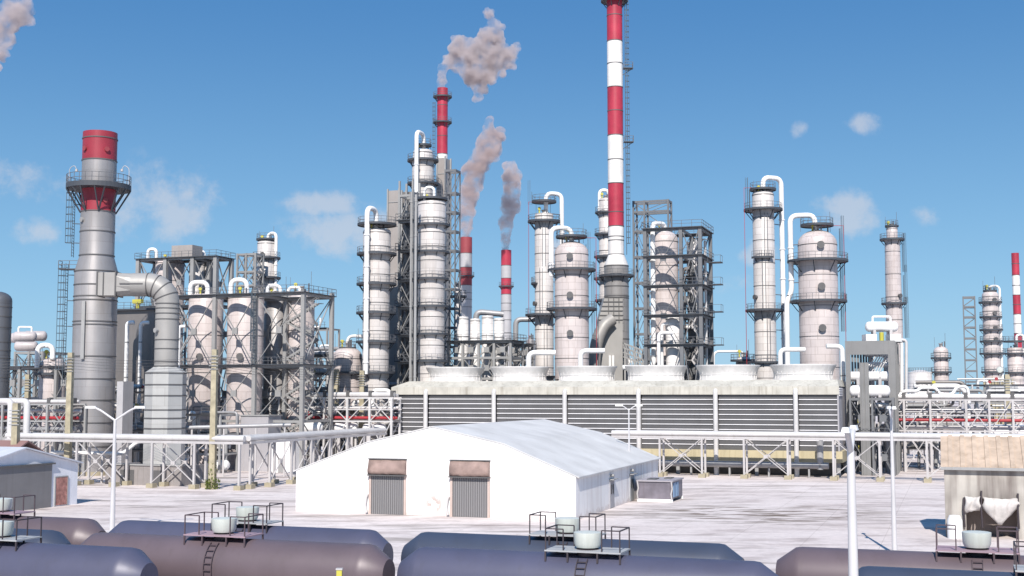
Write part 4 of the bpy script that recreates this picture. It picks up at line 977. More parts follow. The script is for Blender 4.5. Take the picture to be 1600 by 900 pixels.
column('ringed pale column with five walkways beside the open lattice mast at right',1547,462,12.2,292,'dome',[(455,10),(473,17),(496,16),(516,17),(534,17),(553,18),(582,16)],shell='shell2',loop=dict(x0=1546,yt=447,x1=1559,yb=600,rp=2,yo=-1),manw=(469,490,512,530),mwang=R(-85),ringstep=3.4)
column('pale ribbed column half behind the striped stack at the right edge',1586,545,12,300,'flat',[(534,17),(553,16),(583,15)],shell='shell2',yellow=False,loop=dict(x0=1588,yt=523,x1=1599,yb=600,rp=2.3,yo=0))
column('column with pipe loop rising behind the left steel structure',417,379,14.5,262,'flat',[(375,16),(404,21),(435,22)],loop=dict(x0=419,yt=365,x1=433,yb=470,rp=3,yo=-1),manw=(399,431),mwang=R(-100))
column('tall many-decked column with a white pipe down its front, left of the lift tower',589,362,22,217,'flat',[(352,30),(398,30.5),(445,30.5),(490,30.5),(535,30.5),(583,30)],loop=dict(x0=588,yt=328,x1=577,yb=585,rp=4.7,yo=-3.0),sects=[(None,20),(480,21),(362,21.5)],ringstep=2.45)
column('tallest upper column with pipe loop rising behind the many-decked front column',661,237,16.5,246,'flat',[(228,13),(252,24),(288,24)],loop=dict(x0=662,yt=210,x1=653,yb=320,rp=3.8,yo=-3.2),sects=[(None,17),(256,17),(237,15)],ringstep=2.8)
column('big many-decked column standing in front right of the lift tower',675,318,21,216,'flat',[(312,24),(353,25),(395,25),(437,25),(480,25),(523,25),(565,25)],sects=[(None,19.5),(400,21),(318,22)],ringstep=2.45,loop=dict(x0=664,yt=294,x1=679,yb=312,rp=2.6,ys=-1,yo=-1))
column('small domed vessel column between the lattice mast and the dull striped stack',716,452,5.6,245,'dome',[(464,13)],yellow=False,ringstep=4)
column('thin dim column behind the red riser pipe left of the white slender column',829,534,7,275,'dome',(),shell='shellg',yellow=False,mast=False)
def vessel(label,px,ytop,rpx,Y,plats=(),loop=None,**kw):
    return column(label,px,ytop,rpx,Y,kw.pop('dome','dome'),plats,loop=loop,name='process_vessel',cat='pressure vessel',grp=kw.pop('grp','pressure vessels'),**kw)
vessel('round-topped vessel with yellow valve beside the tall many-decked column',543,558,23,221,[(545,13),(583,31)],loop=dict(x0=543,yt=525,x1=571,yb=553,rp=2.8),shell='shell2',ringstep=5)
vessel('domed vessel with thick white inverted-U pipe at the far left',82.5,573,20.5,205,[(585,25)],loop=dict(x0=88,yt=540,x1=67,yb=575,rp=4.6,ys=-1.5,yo=-2.2),shell='shell2',ringstep=5)
vessel('small flat vessel with a railed top behind the fifth fan stack',1162,565,12,240,[(564,20)],dome='dome',loop=dict(x0=1160,yt=549,x1=1115,yb=640,rp=2.2),grp='pressure vessels')
# vessels within the left steel structure
fz=209
vessel('leftmost pale vessel inside the left steel structure',322.5,464,27,fz,(),loop=dict(x0=327,yt=442,x1=300,yb=462,rp=4.3,ys=-1,yo=-1),shell='shell2',manw=(558,),mwang=R(-92),sects=[(None,23),(592,24),(578,27),(464,26.5)],ringstep=6.2,dome='flat')
vessel('second pale vessel inside the left steel structure, behind the middle bay',384.5,464,28,fz-2.5,(),loop=dict(x0=388,yt=438,x1=363,yb=462,rp=4.3,ys=-1,yo=-1),shell='shell2',manw=(558,),mwang=R(-92),sects=[(None,26),(600,27),(580,28),(464,28)],ringstep=6.2,dome='flat')
vessel('shaded vessel between the second and last vessels of the left structure',433,464,19,fz+4,(),loop=dict(x0=440,yt=447,x1=420,yb=462,rp=3.5,ys=-1,yo=-1),shell='shellg',sects=[(None,20),(464,20)],ringstep=6,dome='flat')  # this vessel's shade is put into its darker grey cladding colour
vessel('last pale vessel at the right end of the left structure',471,468,21,fz+2,(),loop=dict(x0=470,yt=450,x1=452,yb=465,rp=2.8,ys=-1,yo=-1),shell='shell2',sects=[(None,20),(590,21),(468,20.5)],ringstep=5,dome='dome')
vessel('left vessel of the high rear structure, with small white pipe loop',266,410,22,251,(),loop=dict(x0=249,yt=391,x1=236,yb=409,rp=3,ys=-2,yo=-2),shell='shell2',dome='flat',mast=False)
vessel('middle grey vessel of the high rear structure',308,412,12,250,(),shell='shell',dome='flat',mast=False,yellow=False)
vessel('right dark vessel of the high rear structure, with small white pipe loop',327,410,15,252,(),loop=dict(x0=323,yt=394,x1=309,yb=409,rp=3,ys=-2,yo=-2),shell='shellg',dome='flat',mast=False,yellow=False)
# four filter cylinders over a deck
for px,yt,rp,lab in ((723,496,9,'first from the left of four white filter cylinders on the braced deck'),(742.5,499,7.8,'second from the left of four white filter cylinders on the braced deck'),(762,494.5,9.2,'third and widest of four white filter cylinders, with spiral ribs below the deck'),(780,498,8,'rightmost of four white filter cylinders on the braced deck')):
    vessel(lab,px,yt,rp,229,(),dome='flat',shell='shellw',yellow=False,mast=False,top=False,ringstep=3.2,grp='white filter cylinders on the deck')
# vessel in the tall right-centre structure
vessel('pale vessel with dark ring shadows inside the tall central steel structure',1038,376,21.5,219,(),loop=dict(x0=1037,yt=352,x1=1016,yb=575,rp=4.5,ys=-1,yo=-3.5,more=[(970,575)]),shell='shell2',sects=[(None,19),(500,21),(376,21.5)],dome='dome',ringstep=4.3,mast=False)
vessel('short white cylinder at the foot of the central steel structure',1052,496,12,215,(),shell='shellw',dome='flat',yellow=False,mast=False,top=False,ringstep=4)
# ---------------------------------------------------------------- striped stacks
def stack(label,px,segs,Y,rpx,base=None,plats=(),flare=None,lad=None,yexp=None,ringys=(),r2=None,cols=('red','bandw')):
    """segs: (y_top,y_bottom,material key) from the top"""
    y0=segs[0][0]; p=at(px,max(y0,0),Y); X=p.x; pm=(at(px+10,300,Y).x-at(px-10,300,Y).x)/20
    Z=lambda y: at(px,y,Y).z
    t=thing('striped_stack',label,'smokestack',(X,Y,0),0,'striped smokestacks')
    keys=[]; prof=[]; mats=[]
    zt=Z(segs[0][0]); 
    seq=list(reversed(segs))
    prof=[(rpx*pm*1.0,0)]; 
    m=MB(); names=[]
    for (ya,yb,k) in seq:
        if k not in names: names.append(k)
        z1=Z(ya); prof.append((rpx*pm,z1)); mats.append(names.index(k))
    prof+= [(rpx*pm-.25,zt),(rpx*pm-.25,zt-3)]; 
    names.append('blackish'); mats += [names.index(seq[-1][2]),len(names)-1]
    if flare:   # list of (y, r) replaces lower part
        z_f=[(r_*pm,Z(y) if y is not None else 0) for y,r_ in flare]
    m.lathe(prof,0,0,36,mats)
    for y in list(ringys)+[s_[1] for s_ in segs[:-1]]: m.ring(0,0,Z(y),rpx*pm,.05,.16,36,len(names))
    names.append('seam')
    m.build('flue',[M[k] for k in names],t)
    for (y,hw) in plats: platform(t,0,0,Z(y),rpx*pm+.02,hw*pm,brackets=True)
    if lad:
        s,yb,yt=lad; ladder(t,s*(rpx*pm+.5),-.2,Z(yb),Z(yt),0 if s>0 else pi)
    return t,pm,Z,X
t,pm,Z,X=stack('tallest red and white striped stack, its top beyond the frame, centre right',960,[(-95,-60,'bandw'),(-60,65,'red'),(65,137,'bandw'),(137,212,'red'),(212,287,'bandw'),(287,354,'red'),(354,398,'bandw'),(398,640,'bandw')],240,12.2,plats=[(2,21),(432,0)][:1],ringys=(25,100,174,250,332,370,376),lad=(1,398,-90))
m=MB(); m.lathe([(12.3*pm,Z(398)),(18.5*pm,Z(414)),(18.5*pm,Z(415))][::-1],0,0,36); m.build('flare_skirt',M['bandw'],t)
m=MB(); m.lathe([(19,Z(640)) and (19*pm,0),(19*pm,Z(416))],0,0,36)
for y in (416,448,463,466,500,530,560): m.ring(0,0,Z(y),19*pm,.06,.2,36,1)
m.build('base_shell',[M['duct2'] if 'duct2' in M else M['shellg'],M['seam']],t)
platform(t,0,0,Z(432),19*pm,27*pm)
for y in (107,222):
    z=Z(y); m=MB(); r_=12.3*pm; m.box(r_+.1,r_+2.0,-.7,.7,z-.08,z+.05); p=m.build('rest_platform',M['dark'],t)
    m=MB(); 
    for (x,y_) in ((r_+.2,-.65),(r_+1.95,-.65),(r_+1.95,.65),(r_+.2,.65)): m.box(x-.04,x+.04,y_-.04,y_+.04,z+.05,z+1.15)
    for zz in (z+.6,z+1.15): m.beam((r_+.2,-.65,zz),(r_+1.95,-.65,zz),.06); m.beam((r_+1.95,-.65,zz),(r_+1.95,.65,zz),.06)
    m.build('railing',M['steelD'],p); m=MB(); m.beam((r_,0,z-1.3),(r_+1.8,0,z-.1),.12); m.build('bracket',M['dark'],p)
stack('red and white striped stack with thick smoke, behind the lift tower',691.5,[(138,241,'red'),(241,291,'bandw'),(291,345,'red'),(345,640,'bandw')],330,8.3,plats=[(152,14.5),(192,14.5)],ringys=(165,213),lad=(-1,345,160))
stack('dull red and grey stack with brown smoke, left of the two short stacks',728.5,[(371,396,'reddull'),(396,418,'bandg'),(418,446,'reddull'),(446,640,'bandg')],385,9.2,plats=[(432,12.5)],ringys=(458,468,480))
stack('bright red and grey stack with pale smoke, right of the two short stacks',791,[(391,415,'red'),(415,435,'bandg'),(435,460,'red'),(460,640,'bandg')],375,8,plats=[(448,11.5)],ringys=(474,486,500,520))
stack('short red and white striped stack near the right edge',1586,[(395.5,430,'red'),(430,461,'bandw'),(461,491,'red'),(491,521,'bandw'),(521,548,'red'),(548,572,'bandw'),(572,640,'steelM')],332,5.6,ringys=(412,446,476,506))
# ---------------------------------------------------------------- big grey chimney at left
def grey_chimney():
    Y=190; px=147; X=at(143,690,Y).x; pm=Y/F*1.005
    Z=lambda y: at(145,y,Y).z
    t=thing('grey_chimney','big grey steel chimney with red top and round platform at left','chimney',(X,Y,0))
    pr=[(None,32.6,0),(425,32.6,0),(402,26.2,0),(333,26.2,0),(287,26.2,1),(252,26.2,0),(208,26.2,1)]
    prof=[];mats=[]
    for i,(y,r,mm) in enumerate(pr):
        prof.append((r*pm,0 if y is None else Z(y)))
        if i: mats.append(mm)
    zt=Z(208)
    prof+= [(26.2*pm-.3,zt),(26.2*pm-.3,zt-4)]; mats+=[1,2]
    m=MB(); m.lathe(prof,0,0,56,mats)
    def rr(y): return 26.2*pm if y<402 else (26.2+(y-402)/23*6.4)*pm if y<425 else 32.6*pm
    for y in (218,252,332,363,400,425,446,464,470,503,508,557,592,625,660,697): m.ring(0,0,Z(y),rr(y),.09,.16,56,2)
    m.build('flue',[M['chim'],M['chimred'],M['seam']],t)
    # main platform with raking struts
    z=Z(297); r=26.3*pm
    m=MB(); m.lathe([(r,z),(49*pm,z),(49*pm,z+.75),(49*pm-.08,z+.75),(49*pm-.08,z+.25),(r,z+.25)],0,0,48,smooth=False); p=m.build('platform',M['dark'],t)
    m=MB(); add_rail(m,0,0,z+.6,49*pm-.05,1.5,30,t=.07); m.build('railing',M['steelD'],p)
    m=MB()
    for k in range(8):
        a=2*pi*k/8+.35; a2=a+.16
        m.beam((r*cos(a),r*sin(a),z-3.6),(48*pm*cos(a2),48*pm*sin(a2),z),.18); m.beam((r*cos(a),r*sin(a),z-3.6),(48*pm*cos(a-.16),48*pm*sin(a-.16),z),.18)
    m.build('bracket',M['dark'],p)
    for s in (-1,1):
        m=MB(); x=s*47*pm; m.tube([(x,0,z+.6),(x,0,z+3.4),(x-s*.8,0,z+3.9),(x-s*1.1,0,z+3.2)],.05,6,bend=.5); m.tube([(x-s*1.1,0,z+3.25),(x-s*1.1,0,z+2.9)],.2,8); m.build('warning_lamp',M['steelL'],t)
    for (y,a,ri) in ((236,R(-125),26.2),(237,R(-50),26.2),(316,R(-50),26.2),(346,R(-130),26.2)):
        manway(t,0,0,ri*pm-.25,Z(y),a,rr=.32,mat='reddull' if y<333 else 'steel')
    # ladders: upper run at the platform edge, lower run farther out
    xl=at(116,340,Y).x-X; ladder(t,xl,-.3,Z(402),Z(300),pi,w=.9)
    m=MB()
    for y in (320,350,380): m.beam((-26*pm,0,Z(y)),(xl,-.3,Z(y)),.12)
    for y in (430,470,510): m.beam((-32*pm,0,Z(y)),(at(106,y,Y).x-X,-.3,Z(y)),.12)
    m.build('ladder_stay',M['dark'],t)
    x2=at(104,480,Y).x-X; ladder(t,x2,-.3,Z(600),Z(412),pi,w=1.0)
    z=Z(421); m=MB(); m.box(x2-1.1,-32*pm+.3,-1.1,.6,z-.1,z+.05); p2=m.build('rest_platform',M['dark'],t)
    m=MB()
    for (x,y) in ((x2-1.05,-1.05),(x2-1.05,.55),(x2+.6,-1.05),(x2+2.0,-1.05)): m.box(x-.04,x+.04,y-.04,y+.04,z,z+1.25)
    for zz in (z+.65,z+1.25): m.beam((x2-1.05,-1.05,zz),(x2+2.0,-1.05,zz),.07); m.beam((x2-1.05,-1.05,zz),(x2-1.05,.55,zz),.07)
    m.build('railing',M['steelD'],p2)
    # vertical cable tray on the front
    m=MB(); m.box(-.6*1-.25,-.35,-33*pm-.35,-33*pm+.1,Z(562),Z(473)); m.build('cable_tray',M['steelM'],t)
    m=MB(); m.lathe([(34*pm,0),(34*pm,.6),(32.6*pm,.6)],0,0,48); m.build('base_ring',M['conc'],t)
grey_chimney()
def flue_duct():
    Y=184; 
    def P(px,py,Yy=Y): return at(px,py,Yy)
    o=P(259,600); X=o.x; pm=Y/F
    t=thing('flue_duct','large grey bent flue duct and scrubber body joined to the chimney','flue duct',(X,Y,0))
    Z=lambda y: at(259,y,Y).z
    # inlet box from chimney, tapering into an octagon
    x0=P(156,445).x-X; x1=P(186,445).x-X; zc=Z(445); h=18.0*pm
    m=MB(); m.box(x0,x1,-h,h,zc-h,zc+h); 
    b0=len(m.v)
    # transition box -> round
    xr=P(208,445).x-X; n=16
    sq=[]; ci=[]
    for k in range(n):
        a=2*pi*(k+.5)/n; c,s=cos(a),sin(a); q=h/max(abs(c),abs(s)); sq.append((x1,q*c,zc+q*s)); ci.append((xr,h*c,zc+h*s))
    b=len(m.v); m.v+=sq+ci
    for k in range(n): m.face([b+k,b+(k+1)%n,b+n+(k+1)%n,b+n+k],0,False)
    for x in (x0+.15,x1): m.box(x-.1,x+.1,-h-.12,h+.12,zc-h-.12,zc+h+.12,1)
    for x in (x0+1.0,): 
        m.box(x,x+.14,-h-.15,-h,zc-h,zc+h,1); 
    m.box(x1+.6,x1+4.0,-h-.1,-h+.1,zc-.05,zc+.12,1)
    m.build('inlet_box',[M['duct'],M['seam']],t)
    # bend: sweep
    zt=Z(445); xe=0.0; rb=20*pm
    ctr=(xe-30*pm, zt-30*pm)
    pts=[(xr,0,zt)]+[(ctr[0]+30*pm*sin(a),0,ctr[1]+30*pm*cos(a)) for a in [R(d) for d in range(0,91,10)]]+[(xe,0,Z(574))]
    m=MB(); m.tube(pts,h*1.02,24)
    for (d) in (0,22,45,68,90):
        a=R(d); c=Vector((ctr[0]+30*pm*sin(a),0,ctr[1]+30*pm*cos(a))); tg=Vector((cos(a),0,-sin(a))).normalized()
        m.tube([c-tg*.07,c+tg*.07],h*1.02+.08,24,m=1)
    for y in (482,490,499,531,545,565,572): m.tube([(0,0,Z(y)-.06),(0,0,Z(y)+.06)],h*1.02+.08,24,m=1)
    m.build('bend',[M['duct'],M['seam']],t)
    manway(t,0,0,h,Z(517),R(-125),rr=.3,mat='steelM')
    # octagonal scrubber body
    rb=31.5*pm
    m=MB(); m.lathe([(rb,1.2),(rb,Z(582)),(h*1.02,Z(573)),(h,Z(573))],0,0,8,smooth=False,off=R(22.5))
    for y in (583,601,618,640,653,669,690): 
        m.lathe([(rb-.02,Z(y)-.08),(rb+.09,Z(y)-.08),(rb+.09,Z(y)+.08),(rb-.02,Z(y)+.08)],0,0,8,[1,1,1],smooth=False,off=R(22.5))
    m.build('scrubber_body',[M['duct'],M['seam']],t)
    m=MB(); m.lathe([(rb+.9,0),(rb+.9,1.3),(0,1.3)],0,0,8,smooth=False,off=R(22.5)); m.build('plinth',M['conc'],t)
    return t
flue_duct()
# ---------------------------------------------------------------- steel structures
def frame(label,B,rz,xs,depth,zs,deck=(),solid=(),spans=None,w=.42,mat='steel',brace='x',bracebays=None,nomid=False,name='steel_structure',cat='steel structure',rail=True,side=True,ztop=None,node=True,bw=.2,extra_rear=True,grp=None,railmat='steelD'):
    t=thing(name,label,cat,(B[0],B[1],0),rz,grp)
    zt=ztop or zs[-1]
    ys=[0,depth] if isinstance(depth,(int,float)) else depth
    for x in xs:
        for y in ys:
            m=MB(); m.box(x-w/2,x+w/2,y-w/2,y+w/2,0,zt); m.build('post',M[mat],t)
    for i,z in enumerate(zs):
        m=MB(); e=w/2
        for y in ys:
            for a,b in zip(xs[:-1],xs[1:]): m.box(a+e,b-e,y-.12,y+.12,z-.45,z-.05)
        for x in xs:
            for a,b in zip(ys[:-1],ys[1:]): m.box(x-.12,x+.12,a+e,b-e,z-.45,z-.05)
        m.build('floor_beam',M[mat],t)
        if i in deck:
            m=MB(); X0,X1,Y0,Y1=xs[0]-.5,xs[-1]+.5,ys[0]-.7,ys[-1]+.7
            if i in solid or Y1-Y0<5: m.box(X0,X1,Y0,Y1,z-.04,z+.1)
            else:
                m.box(X0,X1,Y0,Y0+1.3,z-.04,z+.1); m.box(X0,X1,Y1-1.5,Y1,z-.04,z+.1); m.box(X0,X0+1.2,Y0+1.3,Y1-1.5,z-.04,z+.1); m.box(X1-1.6,X1,Y0+1.3,Y1-1.5,z-.04,z+.1)
                for xm in ([] if nomid else xs[1:-1]): m.box(xm-.6,xm+.6,Y0+1.3,Y1-1.5,z-.04,z+.1)
            d=m.build('deck',M['dark'],t)
            if rail:
                m=MB(); q=[(xs[0]-.45,ys[0]-.65),(xs[-1]+.45,ys[0]-.65),(xs[-1]+.45,ys[-1]+.65),(xs[0]-.45,ys[-1]+.65)]
                for k in range(4):
                    a=Vector((*q[k],z+.1)); b=Vector((*q[(k+1)%4],z+.1)); n=max(2,int((b-a).length/1.5))
                    for j in range(n): c=a.lerp(b,j/n); m.box(c.x-.03,c.x+.03,c.y-.03,c.y+.03,c.z,c.z+1.1)
                    for dz in (.55,1.1): m.beam(a+Vector((0,0,dz)),b+Vector((0,0,dz)),.06)
                m.build('railing',M[railmat],d)
    zz=[0]+list(zs)
    if brace:
        for i,(s0,s1) in enumerate(spans or [(q,q+1) for q in range(len(zz)-1)]):
            z0,z1=zz[s0]+.1,zz[s1]-.5
            for y in (ys[0],ys[-1]):
                for j,(a,b) in enumerate(zip(xs[:-1],xs[1:])):
                    m=MB(); a_,b_=a+w/2,b-w/2; mx,mz=(a_+b_)/2,(z0+z1)/2
                    if brace=='x':
                        m.beam((a_,y,z0),(b_,y,z1),bw,.1); m.beam((a_,y+.12,z1),(b_,y+.12,z0),bw,.1)
                        if node: m.box(mx-.5,mx+.5,y-.09,y+.21,mz-.5,mz+.5)
                    elif brace=='k':
                        m.beam((a_,y,z0),(mx,y,z1),bw,.1); m.beam((b_,y,z0),(mx,y,z1),bw,.1)
                    elif brace=='z':
                        if (i+j)%2: m.beam((a_,y,z0),(b_,y,z1),bw,.1)
                        else: m.beam((a_,y,z1),(b_,y,z0),bw,.1)
                    m.build('cross_brace',M[mat],t)
            if side:
                for x in (xs[0],xs[-1]):
                    for a,b in zip(ys[:-1],ys[1:]):
                        m=MB(); m.beam((x,a+w/2,z0),(x,b-w/2,z1),bw,.1)
                        if brace=='x': m.beam((x+.12,a+w/2,z1),(x+.12,b-w/2,z0),bw,.1)
                        m.build('cross_brace',M[mat],t)
    return t
def zigstair(t,x0,x1,y,z0,z1,step,mat='steelM',wd=.9):
    z=z0; k=0
    while z+step<=z1+.1:
        a,b=(x0,x1) if k%2==0 else (x1,x0)
        m=MB()
        for yy in (y-wd/2,y+wd/2):
            m.beam((a,yy,z),(b,yy,z+step),.08,.28); m.beam((a,yy,z+1.05),(b,yy,z+step+1.05),.05)
            for q in range(5): u=q/4; m.beam((a+(b-a)*u,yy,z+step*u),(a+(b-a)*u,yy,z+step*u+1.05),.045)
        n=int(step/.25)
        for q in range(n): u=(q+.5)/n; xx=a+(b-a)*u; zz=z+step*u; m.box(xx-.14,xx+.14,y-wd/2+.05,y+wd/2-.05,zz-.02,zz+.02)
        m.box(min(b,b+(1 if b>a else -1)*.9),max(b,b+(1 if b>a else -1)*.9),y-wd/2,y+wd/2,z+step-.06,z+step+.02)
        m.build('stair_flight',M[mat],t); z+=step; k+=1
B0=at(397,HOR,200); Z0=lambda y: at(397,y,204).z
xs=[along(B0,x) for x in (268,333,397,472)]
t=frame('grey braced steel structure holding four pale vessels, left of centre',B0,RZ,xs,9.6,[Z0(655),Z0(571),Z0(462)],deck=(1,2),solid=(),w=.62,ztop=Z0(457),bw=.19,mat='steelM2' if 'steelM2' in M else 'steel')
zigstair(t,xs[2]+1.4,xs[3]-1.8,8.0,0,Z0(462),3.0,mat='steel')
ladder(t,xs[2]+.2,-.9,Z0(571),Z0(462),FR)
B1=at(254,HOR,246)
xs1=[along(B1,x) for x in (211,254,297,333)]
Z1=lambda y: at(280,y,249).z
t=frame('high rear steel structure with railed deck above the flue duct',B1,RZ,xs1,5.6,[Z1(560),Z1(480),Z1(406)],deck=(1,2),w=.75,bw=.25)
m=MB(); m.box(xs1[1]+.6,xs1[1]+5.4,1.0,4.6,Z1(404),Z1(386)); m.build('roof_cabin',M['shell'],t)
t=frame('slim lattice frame between the rear structure and the looped column',at(367,HOR,256),RZ,[0,2.1,4.3],3.0,[Z1(640),Z1(560),Z1(480),Z1(440),Z1(418),Z1(390)],w=.35,bw=.14,node=False,rail=False)
B2=at(645,HOR,214); Z2=lambda y: at(640,y,216).z
xs2=[0,3.6]
# lift tower slabs and stair tower in the tall group
def slab(label,px0,px1,ytop,Y,dp,mat='shell'):
    p=at(px0,ytop,Y); B=at(px0,HOR,Y); x1=along((p.x,Y),px1)
    t=thing('lift_tower',label,'lift tower',(p.x,Y,0),RZ,'clad lift shafts')
    m=MB(); m.box(0.12,x1-.12,.12,dp,0,p.z); m.build('cladding',M[mat],t)
    for x in (0,x1):
        for y in (0,dp):
            m=MB(); m.box(x-.14,x+.14,y-.14,y+.14,0,p.z+.3); m.build('corner_post',M['steelM'],t)
    m=MB(); z=3
    while z<p.z: m.box(.14,x1-.14,.02,.11,z-.06,z+.06); z+=4.5
    m.build('seam_rail',M['steelM'],t)
slab('narrow pale clad lift shaft left of the lattice stair tower',606,621,298,232,3,'shell')
slab('tall pale clad shaft behind the tallest upper column',683,694,247,252,3,'shell')
slab('dark grey clad shaft behind the lattice stair tower',628,644,300,226,4,'shellg')
Bs=at(622,HOR,222)
Zs=lambda y: at(633,y,222).z
lv=[Zs(y) for y in (610,565,523,480,437,391,345,304)]
t=frame('lattice stair tower with dark landings between the two big columns',Bs,RZ,[0,2.6],3.0,lv,deck=(1,2,3,4,5,6),w=.32,brace='z',bw=.14,ztop=Zs(283),name='stair_tower',cat='stair tower')
zigstair(t,.3,2.3,1.5,0,lv[-1],2.4,mat='dark')
Bs=at(694,HOR,236); Zs=lambda y: at(700,y,236).z
lv=[Zs(y) for y in (600,570,540,510,480,450,420,390,360,330,300,265)]
t=frame('open lattice mast beside the big column, right side of the tall group',Bs,RZ,[0,2.1],2.4,lv,w=.22,brace='z',bw=.11,name='lattice_mast',cat='lattice mast',mat='steelK')
# red-brown cable riser & pipes between
def vpipe(label,px,y0,y1,Y,rpx,mat='pipe',yb=None,foot=None,name='standpipe'):
    p=at(px,y0,Y); r=rpx*Y/F
    t=thing(name,label,'pipe',(p.x,Y,0),0,'tall vertical pipes')
    z1=p.z; z0=0 if y1 is None else at(px,y1,Y).z
    pts=[(0,0,0),(0,0,z1)]
    if foot: pts=[(0,0,0),(0,0,z1),(foot,0,z1)]
    m=MB(); m.tube(pts,r,10,bend=r*2.5); m.build('pipe',M[mat],t)
    m=MB(); z=3
    while z<z1-1: m.lathe([(r+.06,z-.1),(r+.06,z+.1),(r-.01,z+.1)],0,0,10,smooth=False); z+=6
    m.build('flange',M['steelM'],t)
    return t
vpipe('grey-brown vertical cable duct left of the big many-decked column',650,304,None,211,2.2,'steelM')
vpipe('dark vertical pipe left of the narrow cable duct of the tall group',643,300,None,212,2.0,'steel')
vpipe('bright white vertical pipe behind the duct, nearest the chimney',199,504,None,214,3.3,'white',foot=1.2)
vpipe('second bright white vertical pipe behind the flue duct',220,504,None,214,2.8,'white',foot=1.4)
vpipe('short bright pipe showing at the right side of the flue duct',280,510,None,200,2.6,'white',foot=1.0)
vpipe('grey vertical pipe between the chimney and the flue duct',229,490,None,222,3.0,'pipeg')
vpipe('white bent pipe beside the fat domed column base',1219,546,None,200,3.6,'white',foot=4.0)
vpipe('white bent pipe at the right end of the cooling tower',1316,541,None,196,3.8,'white',foot=-2.5)
vpipe('white bent pipe before the slender column above the third fan',826,551,None,209,4.2,'white',foot=4.5)
vpipe('white bent pipe before the wide domed column above the fourth fan',907,548,None,207,4.0,'white',foot=4.0)
vpipe('white vertical pipe standing before the short white cylinder',1029,520,None,212,2.8,'white',foot=2.5)
vpipe('lower white vertical pipe beside the short white cylinder',1034,506,None,214,2.4,'white',foot=3.0)
# central tall structure
Bc=at(1010,HOR,214); Zc=lambda y: at(1040,y,218).z
xs=[along(Bc,x) for x in (1010,1066.5,1097)]
t=frame('tall central steel structure with large cross braces, five floors, right of tallest stack',Bc,RZ,xs,9.5,[Zc(y) for y in (620,540,495,450,405,363)],deck=(1,2,3,4,5),w=.6,bw=.17,spans=[(0,2),(2,4),(4,6)],mat='steelK',side=False,nomid=True)
for i,y in enumerate((413,447,489,540)):
    z=Zc(y); m=MB(); xx=xs[2]+.4; m.box(xx,xx+2.4,4,6,z-.1,z+.05); p=m.build('balcony',M['dark'],t)
    m=MB()
    for (a,b) in ((xx+.1,4.05),(xx+2.3,4.05),(xx+2.3,5.95)): m.box(a-.03,a+.03,b-.03,b+.03,z,z+1.2)
    m.beam((xx,4.05,z+1.2),(xx+2.3,4.05,z+1.2),.06); m.beam((xx+2.3,4.05,z+1.2),(xx+2.3,5.95,z+1.2),.06); m.build('railing',M['steelD'],p)
zigstair(t,xs[1]+.8,xs[2]-.6,5,0,Zc(370),3.0,mat='steelL')
m=MB(); xx=xs[1]+1.7
for k,(x,y) in enumerate(((xx,7.5),(xx+1.3,6.2),(xx-.6,8))):
    m.tube([(x,y,0),(x,y,Zc(372)+k*.4-1)],.28-.04*k,8)
t2=m.build('pipe_bundle',M['pipe'],t)
vessel('dark grey column in the right bay of the central structure',1084,380,11,222,(),shell='shellg',dome='flat',yellow=False,mast=False)
Bt=at(992,HOR,252); Zt=lambda y: at(1000,y,252).z
t=frame('tall open lattice tower with beam top behind the central structure',Bt,RZ,[0,2.3,7.2],3,[Zt(y) for y in (600,560,520,480,440,400,360,330,314)],w=.34,brace='z',bw=.15,node=False,name='lattice_tower',cat='lattice tower',mat='steelK')
# breeching duct at the foot of the tallest stack
def breeching():
    Y=229; o=at(952,520,Y); X=o.x; pm=Y/F
    Q=lambda px,py: (at(px,py,Y).x-X, at(px,py,Y).z)
    t=thing('breeching_duct','grey sloped sheet duct with elbow at the base of the tallest stack','flue duct',(X,Y,0))
    m=MB(); m.prism([Q(938,640),Q(971,640),Q(971,466),(Q(943,466)),Q(934,500)][::-1],-2.6,3.4)
    m.build('hood',M['duct'],t)
    m=MB()
    for k in range(6):
        a=Q(943-1.8*k,466+7*k); b=Q(971,466+7*k); m.box(a[0]-.1,b[0]+.1,-2.75,-2.6,a[1]-.07,a[1]+.07)
    for px in (949,957,965): a=Q(px,466); b=Q(px,505); m.box(a[0]-.07,a[0]+.07,-2.82,-2.66,b[1],a[1])
    for k in range(9): a=Q(971,470+12*k); m.box(a[0],a[0]+.12,-2.7,3.4,a[1]-.1,a[1]+.1)
    m.build('stiffener',M['seam'],t)
    a=Q(942,509); b=Q(931,530); c=Q(926,560); d=Q(926,640)
    m=MB(); m.tube([(a[0]+1.5,-3.2,a[1]+1.0),(a[0],-3.8,a[1]),(b[0],-4.2,b[1]),(c[0],-4.4,c[1]),(d[0],-4.4,0)],9.5*pm,20,bend=2.2)
    m.build('elbow',M['duct'],t)
    m=MB(); 
    for (px,py) in ((951,556),(956,556)): a=Q(px,py); m.tube([(a[0],-2.9,0),(a[0],-2.9,a[1])],.25,8)
    m.build('vent_pipe',M['white'],t)
    m=MB(); 
    for k in range(4):
        a=Q(970,536+7*k); b=Q(1004,548+7*k); m.beam((a[0],-1.5,a[1]),(b[0],-1.5,b[1]),.25)
    for k in range(8): a=Q(972+4.2*k,537+1.5*k); m.beam((a[0],-1.6,a[1]),(a[0]+1.2,-1.6,a[1]-4),.15)
    for px in (975,990,1003): a=Q(px,545); m.box(a[0]-.15,a[0]+.15,-1.6,-1.3,0,a[1])
    m.build('side_truss',M['steelM'],t)
breeching()
